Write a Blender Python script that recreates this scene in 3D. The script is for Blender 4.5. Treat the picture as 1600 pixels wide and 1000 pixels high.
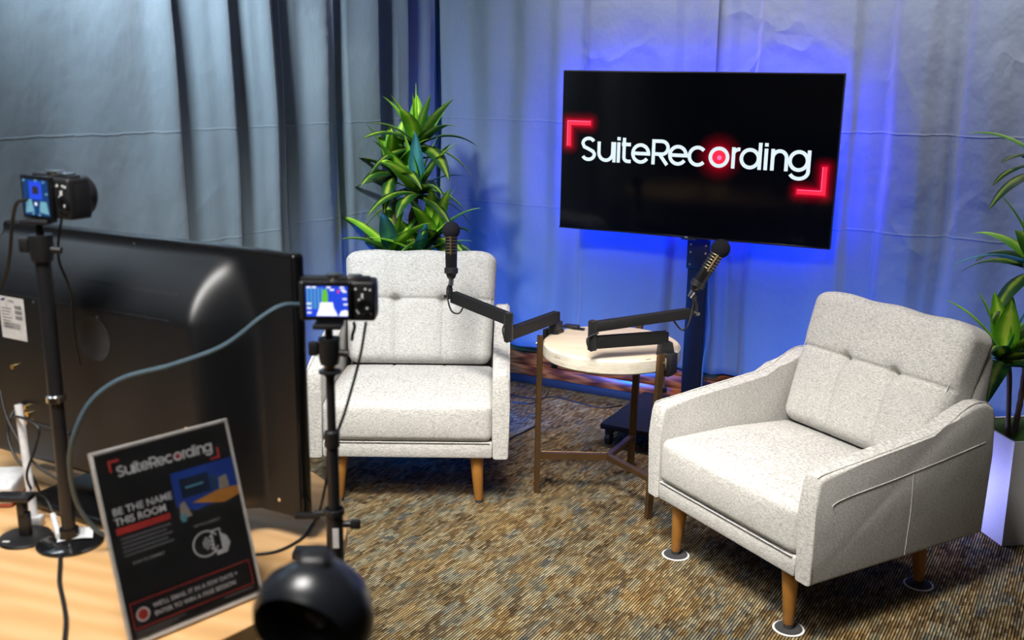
import bpy, bmesh, math, random
from mathutils import Vector, Matrix
sin, cos, pi, rad = math.sin, math.cos, math.pi, math.radians
V = Vector
sc = bpy.context.scene
for o in list(bpy.data.objects): bpy.data.objects.remove(o)
C = sc.collection

# ---------------------------------------------------------------- camera
F, PITCH, ROLL, H = 1562.0, .23757, .0145, 1.55
fw = V((0, cos(PITCH), -sin(PITCH))); up0 = V((0, sin(PITCH), cos(PITCH))); x0 = V((1, 0, 0))
cx = x0*cos(ROLL) + up0*sin(ROLL); cu = up0*cos(ROLL) - x0*sin(ROLL)
cam = bpy.data.cameras.new('camera'); camo = bpy.data.objects.new('camera', cam); C.objects.link(camo)
m = Matrix((cx, cu, -fw)).transposed().to_4x4(); m.translation = V((0, 0, H)); camo.matrix_world = m
cam.sensor_width = 36; cam.lens = F/1600*36; cam.clip_start = .05
cam.dof.use_dof = True; cam.dof.focus_distance = 3.5; cam.dof.aperture_fstop = 4.0
sc.camera = camo

def P(px, py, Y):
    "point at depth Y that a photograph pixel shows"
    d = fw + cx*((px-800)/F) - cu*((py-500)/F)
    return V((0, 0, H)) + d*(Y/d.y)
def PZ(px, py, z):
    d = fw + cx*((px-800)/F) - cu*((py-500)/F)
    return V((0, 0, H)) + d*((z-H)/d.z)

# ---------------------------------------------------------------- world, exposure, room lights and added fills
w = bpy.data.worlds.new('world'); sc.world = w; w.use_nodes = True
w.node_tree.nodes['Background'].inputs[0].default_value = (.5, .5, .5, 1); w.node_tree.nodes['Background'].inputs[1].default_value = .0
sc.view_settings.view_transform = 'Standard'; sc.view_settings.look = 'None'; sc.view_settings.gamma = 1
sc.view_settings.use_curve_mapping = False; sc.view_settings.exposure = 0.0

WE = V((.883, -.469, 0)).normalized(); WN = V((.469, .883, 0)).normalized()      # along the back wall, into it
CO = V((-.407, 5.282, 0))                                                        # back left corner
YAW = math.atan2(WE.y, WE.x)
def W(s, t, z=0): return CO + WE*s - WN*t + V((0, 0, z))

def area(name, loc, target, size, power, col, size_y=None, spread=180):
    l = bpy.data.lights.new(name, 'AREA'); l.energy = power; l.color = col; l.size = size
    if size_y: l.shape = 'RECTANGLE'; l.size_y = size_y
    l.spread = rad(spread)
    o = bpy.data.objects.new(name, l); C.objects.link(o); o.location = loc
    o.rotation_euler = (V(target)-V(loc)).to_track_quat('-Z', 'Y').to_euler(); return o
def spot(name, loc, target, power, col, ang, blend=.6, r=.05):
    l = bpy.data.lights.new(name, 'SPOT'); l.energy = power; l.color = col; l.spot_size = rad(ang); l.spot_blend = blend; l.shadow_soft_size = r
    o = bpy.data.objects.new(name, l); C.objects.link(o); o.location = loc
    o.rotation_euler = (V(target)-V(loc)).to_track_quat('-Z', 'Y').to_euler(); return o
WARM = (1, .95, .87); COOL = (.86, .94, 1.0); BLUE = (.0, .15, 1.0)
area('key_panel', (-.50, 2.15, 2.62), (-.35, 3.2, .45), .55, 22, WARM, None, 66)
area('fill_panel', (.10, 1.75, 2.62), (.78, 2.85, .45), .5, 21, WARM, None, 66)
area('added_desk_fill', (-.75, .9, 2.62), (-.7, 1.5, .74), .6, 20, (1, .97, .93), None, 100)  # added unseen light, brightens the oak table
area('curtain_panel', W(.55, 2.75, 2.64), W(.0, 1.70, 1.95), .25, 33, COOL, None, 85)
area('wall_panel', W(2.1, .42, 2.64), W(2.1, .03, 1.5), 2.6, 30, (1, .86, .92), .15, 92)
area('added_monitor_sheen', W(.30, 3.3, 2.62), W(.05, 3.1, 1.9), .5, 16, COOL, .2, 120)  # added unseen light, puts a sheen on the monitor's rear shoulder
spot('added_plant_fill', W(.28, 1.75, 2.55), W(.32, .65, 1.15), 48, (1, .97, .85), 34, .7, .05)  # added unseen spot, lifts the left plant's brightness
area('rear_panel', W(2.2, 5.6, 2.64), W(2.2, 5.6, 0), 1.0, 8, WARM)
spot('blue_uplight_chair', W(.68, .78, .08), W(.80, .0, .55), 60, BLUE, 165, 1, .08)
spot('blue_uplight_corner', W(.55, 1.00, .10), W(.0, .80, .7), 44, BLUE, 150, 1, .08)
spot('blue_uplight_right', W(2.15, .72, .08), W(2.2, 0, .50), 60, BLUE, 165, 1, .08)
spot('violet_uplight_planter', W(2.46, .74, .06), W(2.78, .78, .26), 13, (.36, .38, 1), 130, .9, .03)

# ---------------------------------------------------------------- mesh builder
class MB:
    def __init__(s): s.bm = bmesh.new(); s.M = Matrix.Identity(4); s.uv = None
    def at(s, loc=(0, 0, 0), rot=(0, 0, 0)):
        from mathutils import Euler
        s.M = Matrix.Translation(V(loc)) @ Euler(rot).to_matrix().to_4x4(); return s
    def mat(s, M): s.M = M; return s
    def box(s, c, d, bev=0, seg=2, rot=None, taper=None):
        r = bmesh.ops.create_cube(s.bm, size=1)['verts']
        for v in r:
            k = V((v.co.x*d[0], v.co.y*d[1], v.co.z*d[2]))
            if taper and v.co.z > 0: k.x *= taper; k.y *= taper
            if rot: k = rot @ k
            v.co = s.M @ (k+V(c))
        if bev:
            es = list({e for v in r for e in v.link_edges})
            bmesh.ops.bevel(s.bm, geom=es, offset=bev, segments=seg, affect='EDGES', profile=.5, clamp_overlap=True)
        return s
    def cyl(s, a, b, r, r2=None, seg=20, cap=True):
        a, b = V(a), V(b); r2 = r if r2 is None else r2; d = (b-a).normalized()
        q = V((0, 0, 1)).rotation_difference(d)
        A = []; B = []
        for i in range(seg):
            t = 2*pi*i/seg; k = V((cos(t), sin(t), 0))
            A.append(s.bm.verts.new(s.M @ (a+q@(k*r)))); B.append(s.bm.verts.new(s.M @ (b+q@(k*r2))))
        for i in range(seg):
            j = (i+1) % seg; s.bm.faces.new((A[i], A[j], B[j], B[i]))
        if cap: s.bm.faces.new(A[::-1]); s.bm.faces.new(B)
        return s
    def tube(s, pts, r, seg=8, smooth=True, n=8, radii=None):
        pts = [V(p) for p in pts]
        if smooth and len(pts) > 2: pts = catmull(pts, n)
        prev = None; d0 = (pts[1]-pts[0]).normalized(); u = d0.orthogonal().normalized()
        for i, p in enumerate(pts):
            d = (pts[min(i+1, len(pts)-1)]-pts[max(i-1, 0)]).normalized()
            u = (u - d*u.dot(d)).normalized(); v = d.cross(u)
            rr = r if radii is None else radii(i/(len(pts)-1))
            ring = [s.bm.verts.new(s.M @ (p+(u*cos(2*pi*k/seg)+v*sin(2*pi*k/seg))*rr)) for k in range(seg)]
            if prev:
                for k in range(seg): s.bm.faces.new((prev[k], prev[(k+1) % seg], ring[(k+1) % seg], ring[k]))
            else: s.bm.faces.new(ring[::-1])
            prev = ring
        s.bm.faces.new(prev); return s
    def lathe(s, prof, origin=(0, 0, 0), axis=(0, 0, 1), seg=32):
        q = V((0, 0, 1)).rotation_difference(V(axis).normalized()); o = V(origin); prev = None
        for (r, z) in prof:
            if r < 1e-6: ring = [s.bm.verts.new(s.M @ (o+q@V((0, 0, z))))]
            else: ring = [s.bm.verts.new(s.M @ (o+q@V((r*cos(2*pi*k/seg), r*sin(2*pi*k/seg), z)))) for k in range(seg)]
            if prev:
                if len(prev) == 1 and len(ring) > 1:
                    for k in range(seg): s.bm.faces.new((prev[0], ring[(k+1) % seg], ring[k]))
                elif len(ring) == 1 and len(prev) > 1:
                    for k in range(seg): s.bm.faces.new((prev[k], prev[(k+1) % seg], ring[0]))
                elif len(ring) > 1:
                    for k in range(seg): s.bm.faces.new((prev[k], prev[(k+1) % seg], ring[(k+1) % seg], ring[k]))
            prev = ring
        return s
    def prism(s, poly, f, bev=0, seg=3):
        "poly: 2d points; f(p, side) -> 3d for side 0 and 1"
        A = [s.bm.verts.new(s.M @ V(f(p, 0))) for p in poly]; B = [s.bm.verts.new(s.M @ V(f(p, 1))) for p in poly]
        fa = s.bm.faces.new(A); fb = s.bm.faces.new(B[::-1]); n = len(poly)
        for i in range(n): s.bm.faces.new((A[i], B[i], B[(i+1) % n], A[(i+1) % n]))
        if bev: bmesh.ops.bevel(s.bm, geom=list(fa.edges)+list(fb.edges), offset=bev, segments=seg, affect='EDGES', profile=.5)
        return s
    def grid(s, nu, nv, f, uv=False):
        vs = [[s.bm.verts.new(s.M @ V(f(i/nu, j/nv))) for j in range(nv+1)] for i in range(nu+1)]
        if uv and s.uv is None: s.uv = s.bm.loops.layers.uv.new('uv')
        for i in range(nu):
            for j in range(nv):
                fc = s.bm.faces.new((vs[i][j], vs[i+1][j], vs[i+1][j+1], vs[i][j+1]))
                if uv:
                    for l, (a, b) in zip(fc.loops, ((i, j), (i+1, j), (i+1, j+1), (i, j+1))): l[s.uv].uv = (a/nu, b/nv)
        return s
    def soft(s, c, d, r, n, disp=None):
        "rounded box of dense quads; n = cells per axis; disp moves local points"
        c = V(c); h = V(d)/2
        def sp(k, n): t = -1+2*k/n; return t*.6+.4*sin(t*pi/2)
        tmp = bmesh.new()
        for ax in range(3):
            a, b = (ax+1) % 3, (ax+2) % 3
            for sg in (-1, 1):
                vs = []
                for i in range(n[a]+1):
                    row = []
                    for j in range(n[b]+1):
                        p = V((0, 0, 0)); p[ax] = sg*h[ax]; p[a] = sp(i, n[a])*h[a]; p[b] = sp(j, n[b])*h[b]
                        q = V([max(-(h[k]-r), min(h[k]-r, p[k])) for k in range(3)])
                        dd = p-q
                        p = q+dd.normalized()*r
                        if disp: p = V(disp(p))
                        row.append(tmp.verts.new(p+c))
                    vs.append(row)
                for i in range(n[a]):
                    for j in range(n[b]):
                        qd = (vs[i][j], vs[i+1][j], vs[i+1][j+1], vs[i][j+1])
                        tmp.faces.new(qd if sg > 0 else qd[::-1])
        bmesh.ops.remove_doubles(tmp, verts=tmp.verts, dist=1e-5)
        mp = {v: s.bm.verts.new(s.M @ v.co) for v in tmp.verts}
        for f in tmp.faces:
            try: s.bm.faces.new([mp[v] for v in f.verts])
            except ValueError: pass
        tmp.free(); return s
    def build(s, name, mat, parent=None, ang=35, kind=None, flip=False):
        if not flip: bmesh.ops.recalc_face_normals(s.bm, faces=s.bm.faces)
        me = bpy.data.meshes.new(name); s.bm.to_mesh(me); s.bm.free()
        me.polygons.foreach_set('use_smooth', [True]*len(me.polygons)); me.set_sharp_from_angle(angle=rad(ang))
        me.materials.append(mat); o = bpy.data.objects.new(name, me); C.objects.link(o)
        if parent: o.parent = parent
        if kind: o['kind'] = kind
        return o
def catmull(p, n=8):
    out = []; q = [p[0]*2-p[1]]+list(p)+[p[-1]*2-p[-2]]
    for i in range(1, len(q)-2):
        a, b, c, d = q[i-1:i+3]
        for k in range(n):
            t = k/n; out.append(.5*((2*b)+(c-a)*t+(2*a-5*b+4*c-d)*t*t+(3*b-a-3*c+d)*t**3))
    out.append(p[-1]); return out
def thing(name, label, cat, loc=(0, 0, 0), rz=0, group=None):
    o = bpy.data.objects.new(name, None); C.objects.link(o); o.location = loc; o.rotation_euler = (0, 0, rz); o.empty_display_size = .1
    return tag(o, label, cat, group)
def tag(o, label, cat, group=None):
    o['label'] = label; o['category'] = cat
    if group: o['group'] = group
    return o

# ---------------------------------------------------------------- materials
def newmat(name):
    m = bpy.data.materials.new(name); m.use_nodes = True; nt = m.node_tree; b = nt.nodes['Principled BSDF']; return m, nt, b
def N(nt, typ, **k):
    n = nt.nodes.new(typ)
    for a, v in k.items():
        if a.startswith('i_'): n.inputs[int(a[2:])].default_value = v
        else: setattr(n, a, v)
    return n
def L(nt, a, b): nt.links.new(a, b)
def Mth(nt, op, a, b=None, c=None):
    n = nt.nodes.new('ShaderNodeMath'); n.operation = op
    for i, v in enumerate((a, b, c)):
        if v is None: continue
        if isinstance(v, (int, float)): n.inputs[i].default_value = v
        else: L(nt, v, n.inputs[i])
    return n.outputs[0]
def ramp(nt, fac, stops, interp='LINEAR'):
    r = nt.nodes.new('ShaderNodeValToRGB'); r.color_ramp.interpolation = interp; e = r.color_ramp.elements
    while len(e) > 1: e.remove(e[-1])
    e[0].position = stops[0][0]; e[0].color = (*stops[0][1], 1)
    for p, c in stops[1:]: k = e.new(p); k.color = (*c, 1)
    if fac is not None: L(nt, fac, r.inputs[0])
    return r.outputs[0]
def coords(nt, scale=(1, 1, 1), rot=(0, 0, 0), what='Object'):
    t = nt.nodes.new('ShaderNodeTexCoord'); mp = nt.nodes.new('ShaderNodeMapping'); mp.inputs['Scale'].default_value = scale; mp.inputs['Rotation'].default_value = rot
    L(nt, t.outputs[what], mp.inputs[0]); return mp.outputs[0]
def noise(nt, vec, scale, detail=3, rough=.5):
    n = nt.nodes.new('ShaderNodeTexNoise'); n.inputs['Scale'].default_value = scale; n.inputs['Detail'].default_value = detail; n.inputs['Roughness'].default_value = rough
    L(nt, vec, n.inputs['Vector']); return n.outputs[0]
def bump(nt, b, h, strength=.3, dist=.01):
    n = nt.nodes.new('ShaderNodeBump'); n.inputs['Strength'].default_value = strength; n.inputs['Distance'].default_value = dist
    L(nt, h, n.inputs['Height']); L(nt, n.outputs[0], b.inputs['Normal'])
def mix(nt, f, a, b, typ='MIX'):
    n = nt.nodes.new('ShaderNodeMix'); n.data_type = 'RGBA'; n.blend_type = typ
    for sock, v in ((n.inputs[0], f), (n.inputs[6], a), (n.inputs[7], b)):
        if isinstance(v, (int, float)): sock.default_value = v
        elif isinstance(v, tuple): sock.default_value = (*v, 1)
        else: L(nt, v, sock)
    return n.outputs[2]
def plain(name, col, rough=.5, metal=0, spec=.5, grain=0, gscale=60, coat=0):
    m, nt, b = newmat(name); b.inputs['Roughness'].default_value = rough; b.inputs['Metallic'].default_value = metal; b.inputs['Specular IOR Level'].default_value = spec
    b.inputs['Coat Weight'].default_value = coat
    v = coords(nt); nz = noise(nt, v, gscale, 3)
    L(nt, ramp(nt, nz, [(.3, tuple(c*.88 for c in col)), (.7, tuple(min(1, c*1.1) for c in col))]), b.inputs['Base Color'])
    if grain: bump(nt, b, nz, grain, .002)
    return m
def emit(name, col, s):
    m, nt, b = newmat(name); b.inputs['Base Color'].default_value = (*[c*.2 for c in col], 1); b.inputs['Emission Color'].default_value = (*col, 1); b.inputs['Emission Strength'].default_value = s; b.inputs['Roughness'].default_value = .4
    return m
def fabric(name, light, dark):
    m, nt, b = newmat(name); b.inputs['Roughness'].default_value = .95; b.inputs['Specular IOR Level'].default_value = .15; b.inputs['Sheen Weight'].default_value = .15
    a = noise(nt, coords(nt, (110, 110, 640)), 1, 3, .6); c = noise(nt, coords(nt, (640, 640, 130)), 1, 3, .6); g = noise(nt, coords(nt), 9, 3)
    f = Mth(nt, 'ADD', Mth(nt, 'MULTIPLY', a, .6), Mth(nt, 'MULTIPLY', c, .4))
    col = ramp(nt, f, [(.38, dark), (.49, tuple(.5*(x+y) for x, y in zip(light, dark))), (.56, light)])
    L(nt, mix(nt, 1.0, col, ramp(nt, g, [(.3, (.93, .93, .93)), (.7, (1, 1, 1))]), 'MULTIPLY'), b.inputs['Base Color'])
    wr = noise(nt, coords(nt), 14, 2)
    bump(nt, b, Mth(nt, 'ADD', Mth(nt, 'MULTIPLY', f, .5), Mth(nt, 'MULTIPLY', wr, 2.0)), .3, .003); return m
M = {}
M['fabric'] = fabric('light_heather_upholstery', (.58, .565, .535), (.27, .27, .27))
M['piping'] = plain('pale_piping_thread', (.46, .455, .44), .9)
M['leg_wood'] = plain('honey_beech_leg', (.36, .155, .03), .38, gscale=14)
M['black'] = plain('black_plastic', (.012, .012, .013), .42, grain=.05)
M['black_gloss'] = plain('glossy_black_plastic', (.008, .008, .009), .14)
M['black_satin'] = plain('satin_black_metal', (.014, .014, .016), .33)
M['lamp_black'] = plain('satin_dark_shell', (.012, .014, .019), .30, spec=.6)
M['black_foam'] = plain('black_foam', (.013, .013, .018), 1, grain=.8, gscale=900, spec=.1)
M['rubber'] = plain('black_cable_rubber', (.01, .01, .011), .5)
M['grey_cable'] = plain('grey_blue_braided_cable', (.06, .10, .13), .45)
M['charcoal'] = plain('charcoal_felt', (.03, .03, .032), .95)
M['white'] = plain('white_plastic', (.75, .75, .76), .35)
M['chrome'] = plain('polished_metal', (.75, .74, .72), .2, 1)
M['brass'] = plain('brass_connector', (.8, .58, .25), .25, 1)
M['gold'] = plain('bronze_tinted_metal', (.42, .31, .18), .32, 1)
M['bronze'] = plain('brushed_bronze_legs', (.13, .075, .035), .42, .75, gscale=25)
M['shell'] = plain('dark_monitor_shell', (.006, .007, .009), .42, spec=.55)
M['deep_black'] = plain('matte_black_metal', (.006, .006, .007), .5, spec=.25)
M['boom'] = plain('powder_coated_black', (.008, .008, .009), .55, spec=.35)
M['glass'] = plain('dark_lens_glass', (.01, .01, .015), .05, coat=1)
M['label_paper'] = plain('paper_label', (.62, .63, .64), .6)
M['ink'] = plain('black_printing_ink', (.02, .02, .022), .6)
M['grey_ink'] = plain('grey_printing_ink', (.22, .22, .23), .6)
M['white_ink'] = plain('white_printing_ink', (.85, .85, .85), .6)
M['red_ink'] = plain('red_printing_ink', (.55, .03, .02), .6)
M['wall_paint'] = plain('beige_wall_paint', (.42, .36, .24), .85, gscale=4)
M['dark_paint'] = plain('dark_wall_paint', (.03, .03, .035), .9, gscale=4)
M['ceiling'] = plain('grey_ceiling_tile', (.3, .3, .3), .95, gscale=30)
M['cove'] = plain('black_rubber_base', (.012, .012, .012), .6)

def wood(name, c1, c2, c3, rot, stretch, scale, rough, coat=0):
    m, nt, b = newmat(name); v = coords(nt, stretch, rot)
    n1 = noise(nt, v, scale, 5, .6); wv = nt.nodes.new('ShaderNodeTexWave'); wv.wave_type = 'BANDS'; wv.bands_direction = 'Y'
    wv.inputs['Scale'].default_value = scale*.9; wv.inputs['Distortion'].default_value = 7; wv.inputs['Detail'].default_value = 3; wv.inputs['Detail Scale'].default_value = .7
    L(nt, v, wv.inputs[0])
    f = Mth(nt, 'ADD', Mth(nt, 'MULTIPLY', n1, .65), Mth(nt, 'MULTIPLY', wv.outputs[0], .35))
    L(nt, ramp(nt, f, [(.25, c1), (.5, c2), (.75, c3)]), b.inputs['Base Color'])
    b.inputs['Roughness'].default_value = rough; b.inputs['Coat Weight'].default_value = coat; b.inputs['Coat Roughness'].default_value = .2
    bump(nt, b, f, .08, .002); return m
M['oak'] = wood('pale_oak_laminate', (.60, .34, .14), (.68, .40, .17), (.74, .46, .22), (0, 0, -rad(58)), (.35, 2.6, 1), 5, .38)
M['red_oak'] = wood('stained_red_oak', (.05, .009, .002), (.20, .045, .008), (.42, .12, .022), (0, 0, 0), (1.2, 1, 14), 4.2, .3, .4)
M['slab'] = wood('whitewashed_timber', (.48, .37, .26), (.58, .48, .36), (.64, .55, .44), (0, 0, .45), (.5, 3.5, 1), 6, .6)
def slab_side():
    m, nt, b = newmat('whitewashed_edge_with_chips'); v = coords(nt, (9, 9, 40)); n = noise(nt, v, 1.3, 4, .7)
    L(nt, ramp(nt, n, [(.31, (.05, .05, .03)), (.37, (.48, .43, .34)), (.6, (.62, .58, .50))]), b.inputs['Base Color']); b.inputs['Roughness'].default_value = .7
    return m
M['slab_side'] = slab_side()

def curtain_mat():
    m, nt, b = newmat('grey_blue_curtain_cloth'); b.inputs['Roughness'].default_value = .75; b.inputs['Specular IOR Level'].default_value = .25; b.inputs['Sheen Weight'].default_value = .25
    wv = noise(nt, coords(nt, (900, 900, 900)), 1, 1); g = noise(nt, coords(nt), 2.2, 3)
    L(nt, mix(nt, 1.0, ramp(nt, wv, [(.3, (.105, .145, .180)), (.7, (.142, .185, .225))]), ramp(nt, g, [(.3, (.9, .93, .93)), (.7, (1, 1, 1))]), 'MULTIPLY'), b.inputs['Base Color'])
    # creases from storage: sparse sharp wrinkles plus two pressed lines
    vor = nt.nodes.new('ShaderNodeTexVoronoi'); vor.feature = 'DISTANCE_TO_EDGE'; vor.inputs['Scale'].default_value = 2.6
    vv = coords(nt, (1, 1, .8), (0, .45, 0)); dn = nt.nodes.new('ShaderNodeTexNoise'); dn.inputs['Scale'].default_value = 4; L(nt, vv, dn.inputs['Vector'])
    L(nt, mix(nt, .22, vv, dn.outputs['Color']), vor.inputs['Vector'])
    cr = Mth(nt, 'SMOOTH_MIN', Mth(nt, 'MULTIPLY', vor.outputs[0], 14), 1.0, .3)
    msk = Mth(nt, 'MULTIPLY', Mth(nt, 'SUBTRACT', noise(nt, coords(nt), 1.7, 2), .47), 6); msk = Mth(nt, 'MINIMUM', Mth(nt, 'MAXIMUM', msk, 0), 1)
    fine = noise(nt, coords(nt, (1, 1, .7)), 9, 3, .6)
    z = nt.nodes.new('ShaderNodeSeparateXYZ'); t = nt.nodes.new('ShaderNodeTexCoord'); L(nt, t.outputs['Object'], z.inputs[0])
    line = None
    for zz in (1.36, .95):
        d = Mth(nt, 'ABSOLUTE', Mth(nt, 'SUBTRACT', Mth(nt, 'ADD', z.outputs[2], Mth(nt, 'MULTIPLY', fine, .02)), zz))
        q = Mth(nt, 'MAXIMUM', Mth(nt, 'SUBTRACT', 1, Mth(nt, 'MULTIPLY', d, 160)), 0); line = q if line is None else Mth(nt, 'ADD', line, q)
    h = Mth(nt, 'ADD', Mth(nt, 'MULTIPLY', Mth(nt, 'MULTIPLY', cr, msk), -.5), Mth(nt, 'ADD', Mth(nt, 'MULTIPLY', fine, .9), Mth(nt, 'MULTIPLY', line, .15)))
    bump(nt, b, h, .8, .010); return m
M['curtain'] = curtain_mat()

def carpet():
    m, nt, b = newmat('striped_carpet_tiles'); b.inputs['Roughness'].default_value = 1; b.inputs['Specular IOR Level'].default_value = .05
    v = coords(nt, (1, 1, 1), (0, 0, -rad(59))); s = nt.nodes.new('ShaderNodeSeparateXYZ'); L(nt, v, s.inputs[0]); u, vv = s.outputs[0], s.outputs[1]
    nz = noise(nt, v, 60, 2); u = Mth(nt, 'ADD', u, Mth(nt, 'MULTIPLY', nz, .006))
    def wn(a, bb):
        c = nt.nodes.new('ShaderNodeCombineXYZ'); L(nt, a, c.inputs[0]); L(nt, bb, c.inputs[1]); n = nt.nodes.new('ShaderNodeTexWhiteNoise'); n.noise_dimensions = '2D'; L(nt, c.outputs[0], n.inputs[0]); return n.outputs[0]
    def cell(lu, lv):
        j = Mth(nt, 'FLOOR', Mth(nt, 'DIVIDE', vv, lv)); off = wn(j, Mth(nt, 'MULTIPLY', j, 1.7)); i = Mth(nt, 'FLOOR', Mth(nt, 'ADD', Mth(nt, 'DIVIDE', u, lu), Mth(nt, 'MULTIPLY', off, 7))); return wn(i, j)
    A = cell(.075, .034); B = cell(.026, .0085); big = noise(nt, v, 3.2, 3)
    col = ramp(nt, A, [(0, (.13, .085, .04)), (.14, (.24, .155, .065)), (.32, (.30, .205, .09)), (.5, (.20, .15, .085)), (.64, (.22, .22, .17)), (.76, (.34, .27, .15)), (.88, (.38, .34, .23)), (.95, (.16, .17, .16))], 'CONSTANT')
    col = mix(nt, .55, col, ramp(nt, B, [(0, (.035, .026, .016)), (.22, (.12, .085, .045)), (.45, (.27, .19, .09)), (.65, (.24, .22, .15)), (.82, (.42, .35, .22)), (.94, (.07, .06, .05))], 'CONSTANT'))
    col = mix(nt, .55, col, mix(nt, 1.0, col, ramp(nt, big, [(.3, (.7, .78, .86)), (.5, (1, 1, 1)), (.7, (1.3, 1.15, .85))]), 'MULTIPLY'))
    rib = Mth(nt, 'MULTIPLY', Mth(nt, 'ADD', Mth(nt, 'SINE', Mth(nt, 'MULTIPLY', vv, 2*pi/.0085)), 1), .5)
    loop = noise(nt, v, 420, 1)
    dk = Mth(nt, 'MULTIPLY', Mth(nt, 'ADD', Mth(nt, 'MULTIPLY', Mth(nt, 'POWER', rib, .8), .90), .02), Mth(nt, 'ADD', Mth(nt, 'MULTIPLY', loop, 1.3), .45))
    c3 = nt.nodes.new('ShaderNodeCombineXYZ'); [L(nt, dk, c3.inputs[i]) for i in range(3)]
    L(nt, mix(nt, 1.0, col, c3.outputs[0], 'MULTIPLY'), b.inputs['Base Color'])
    bump(nt, b, Mth(nt, 'ADD', rib, Mth(nt, 'MULTIPLY', loop, .7)), .7, .003); return m
M['carpet'] = carpet()

# ---------------------------------------------------------------- room
def slabq(name, a, b, z0, z1, th, mat, outward):
    "wall standing between floor points a and b"
    a, b = V(a), V(b); d = (b-a).normalized(); o = V(outward)
    mb = MB(); q = [a-d*th, b+d*th, b+d*th+o*th, a-d*th+o*th]
    bm = mb.bm; lo = [bm.verts.new((p.x, p.y, z0)) for p in q]; hi = [bm.verts.new((p.x, p.y, z1)) for p in q]
    bm.faces.new(lo[::-1]); bm.faces.new(hi)
    for i in range(4): bm.faces.new((lo[i], lo[(i+1) % 4], hi[(i+1) % 4], hi[i]))
    return mb.build(name, mat, kind='structure')
RW, RD, RH = 5.4, 7.4, 2.7
slabq('wall_back', W(0, 0), W(RW, 0), 0, RH, .12, M['dark_paint'], WN)
slabq('wall_left', W(0, 0), W(0, RD), 0, RH, .12, M['dark_paint'], -WE)
slabq('wall_right', W(RW, 0), W(RW, RD), 0, RH, .12, M['wall_paint'], WE)
slabq('wall_front', W(0, RD), W(RW, RD), 0, RH, .12, M['wall_paint'], -WN)
for nm, z0, z1, mt in (('floor', -.1, 0, M['carpet']), ('ceiling', RH, RH+.1, M['ceiling'])):
    mb = MB(); c = [W(-.12, -.12), W(RW+.12, -.12), W(RW+.12, RD+.12), W(-.12, RD+.12)]
    lo = [mb.bm.verts.new((p.x, p.y, z0)) for p in c]; hi = [mb.bm.verts.new((p.x, p.y, z1)) for p in c]
    mb.bm.faces.new(lo[::-1]); mb.bm.faces.new(hi)
    for i in range(4): mb.bm.faces.new((lo[i], lo[(i+1) % 4], hi[(i+1) % 4], hi[i]))
    mb.build(nm, mt, kind='structure')
def along_back(name, mat, boxes):
    mb = MB(); mb.mat(Matrix.Translation(CO) @ Matrix.Rotation(YAW, 4, 'Z'))
    for (x0_, x1_, y0, y1, z0, z1, bv) in boxes: mb.box(((x0_+x1_)/2, -(y0+y1)/2, (z0+z1)/2), (x1_-x0_, y1-y0, z1-z0), bv)
    o = mb.build(name, mat); o['kind'] = 'structure'
    return o
bb = along_back('baseboard_back', M['red_oak'], [(0.0, RW, 0, .026, .045, .105, .004), (0.0, RW, 0, .022, .107, .17, .004), (0.0, RW, 0, .026, .172, .205, .006)])
along_back('trim_1', M['cove'], [(0, RW, 0, .018, 0, .044, .003)])
mb = MB(); mb.mat(Matrix.Translation(CO) @ Matrix.Rotation(YAW-pi/2, 4, 'Z'))
mb.box((RD/2, .013, .125), (RD, .026, .16), .004); mb.build('baseboard_left', M['red_oak'], kind='structure')

# ---------------------------------------------------------------- curtains
def interp(prof, x):
    for i in range(len(prof)-1):
        (a, da), (b, db) = prof[i], prof[i+1]
        if a <= x <= b:
            t = (x-a)/(b-a); t = t*t*(3-2*t); return da+(db-da)*t
    return prof[-1][1] if x > prof[-1][0] else prof[0][1]
def curtain(name, label, prof, place, z0, z1, n, sway=0.012, seed=0):
    prof = sorted(prof); a, b = prof[0][0], prof[-1][0]
    def f(u, v):
        z = z0+(z1-z0)*v; s = a+(b-a)*u
        k = 1.15-.3*v
        s2 = s+sway*sin(z*2.1+seed)*(1-v)+.006*sin(z*7+s*9+seed)*(1-v)
        d = interp(prof, min(b, max(a, s+.02*sin(z*1.3+seed)*(1-v))))*k+.004*sin(z*5+s*23+seed)+.022
        return place(s2, d, z)
    mb = MB().grid(n, 60, f); o = mb.build(name, M['curtain'], ang=180)
    so = o.modifiers.new('cloth', 'SOLIDIFY'); so.thickness = .003
    tag(o, label, 'curtain', None); return o
Lf = lambda t, d, z: CO - WN*t + WE*d + V((0, 0, z))
Bk = lambda s, d, z: CO + WE*s - WN*d + V((0, 0, z))
pa = [(5.6, .05), (5.2, .09), (5.1, .03), (4.5, .09), (4.4, .04), (3.6, .09), (3.5, .04), (2.9, .08), (2.8, .05), (2.45, .045), (2.2, .06), (2.0, .075), (1.88, .105), (1.84, .025), (1.79, .035), (1.68, .07), (1.60, .10), (1.56, .02), (1.50, .035), (1.44, .07), (1.385, .105), (1.365, .10)]
pb = [(1.45, .02), (1.36, .01), (1.30, .05), (1.275, .055), (1.24, .005), (1.15, .03), (1.02, .075), (.94, .055), (.88, .015), (.82, .05), (.65, .09), (.615, .01), (.54, .015), (.46, .06), (.39, .07), (.345, .0), (.25, .045), (.19, .055), (.12, .045), (.085, 0), (.03, 0)]
pc = [(.02, .0), (.05, .0), (.07, .055), (.11, .05), (.225, .02), (.35, .05), (.45, .025), (.55, .055), (.66, .035), (.73, .055), (.83, .015), (.89, .05), (1.0, .06), (1.15, .05), (1.28, .045), (1.33, .012), (1.38, .02), (1.44, .04), (1.49, .045)]
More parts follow.
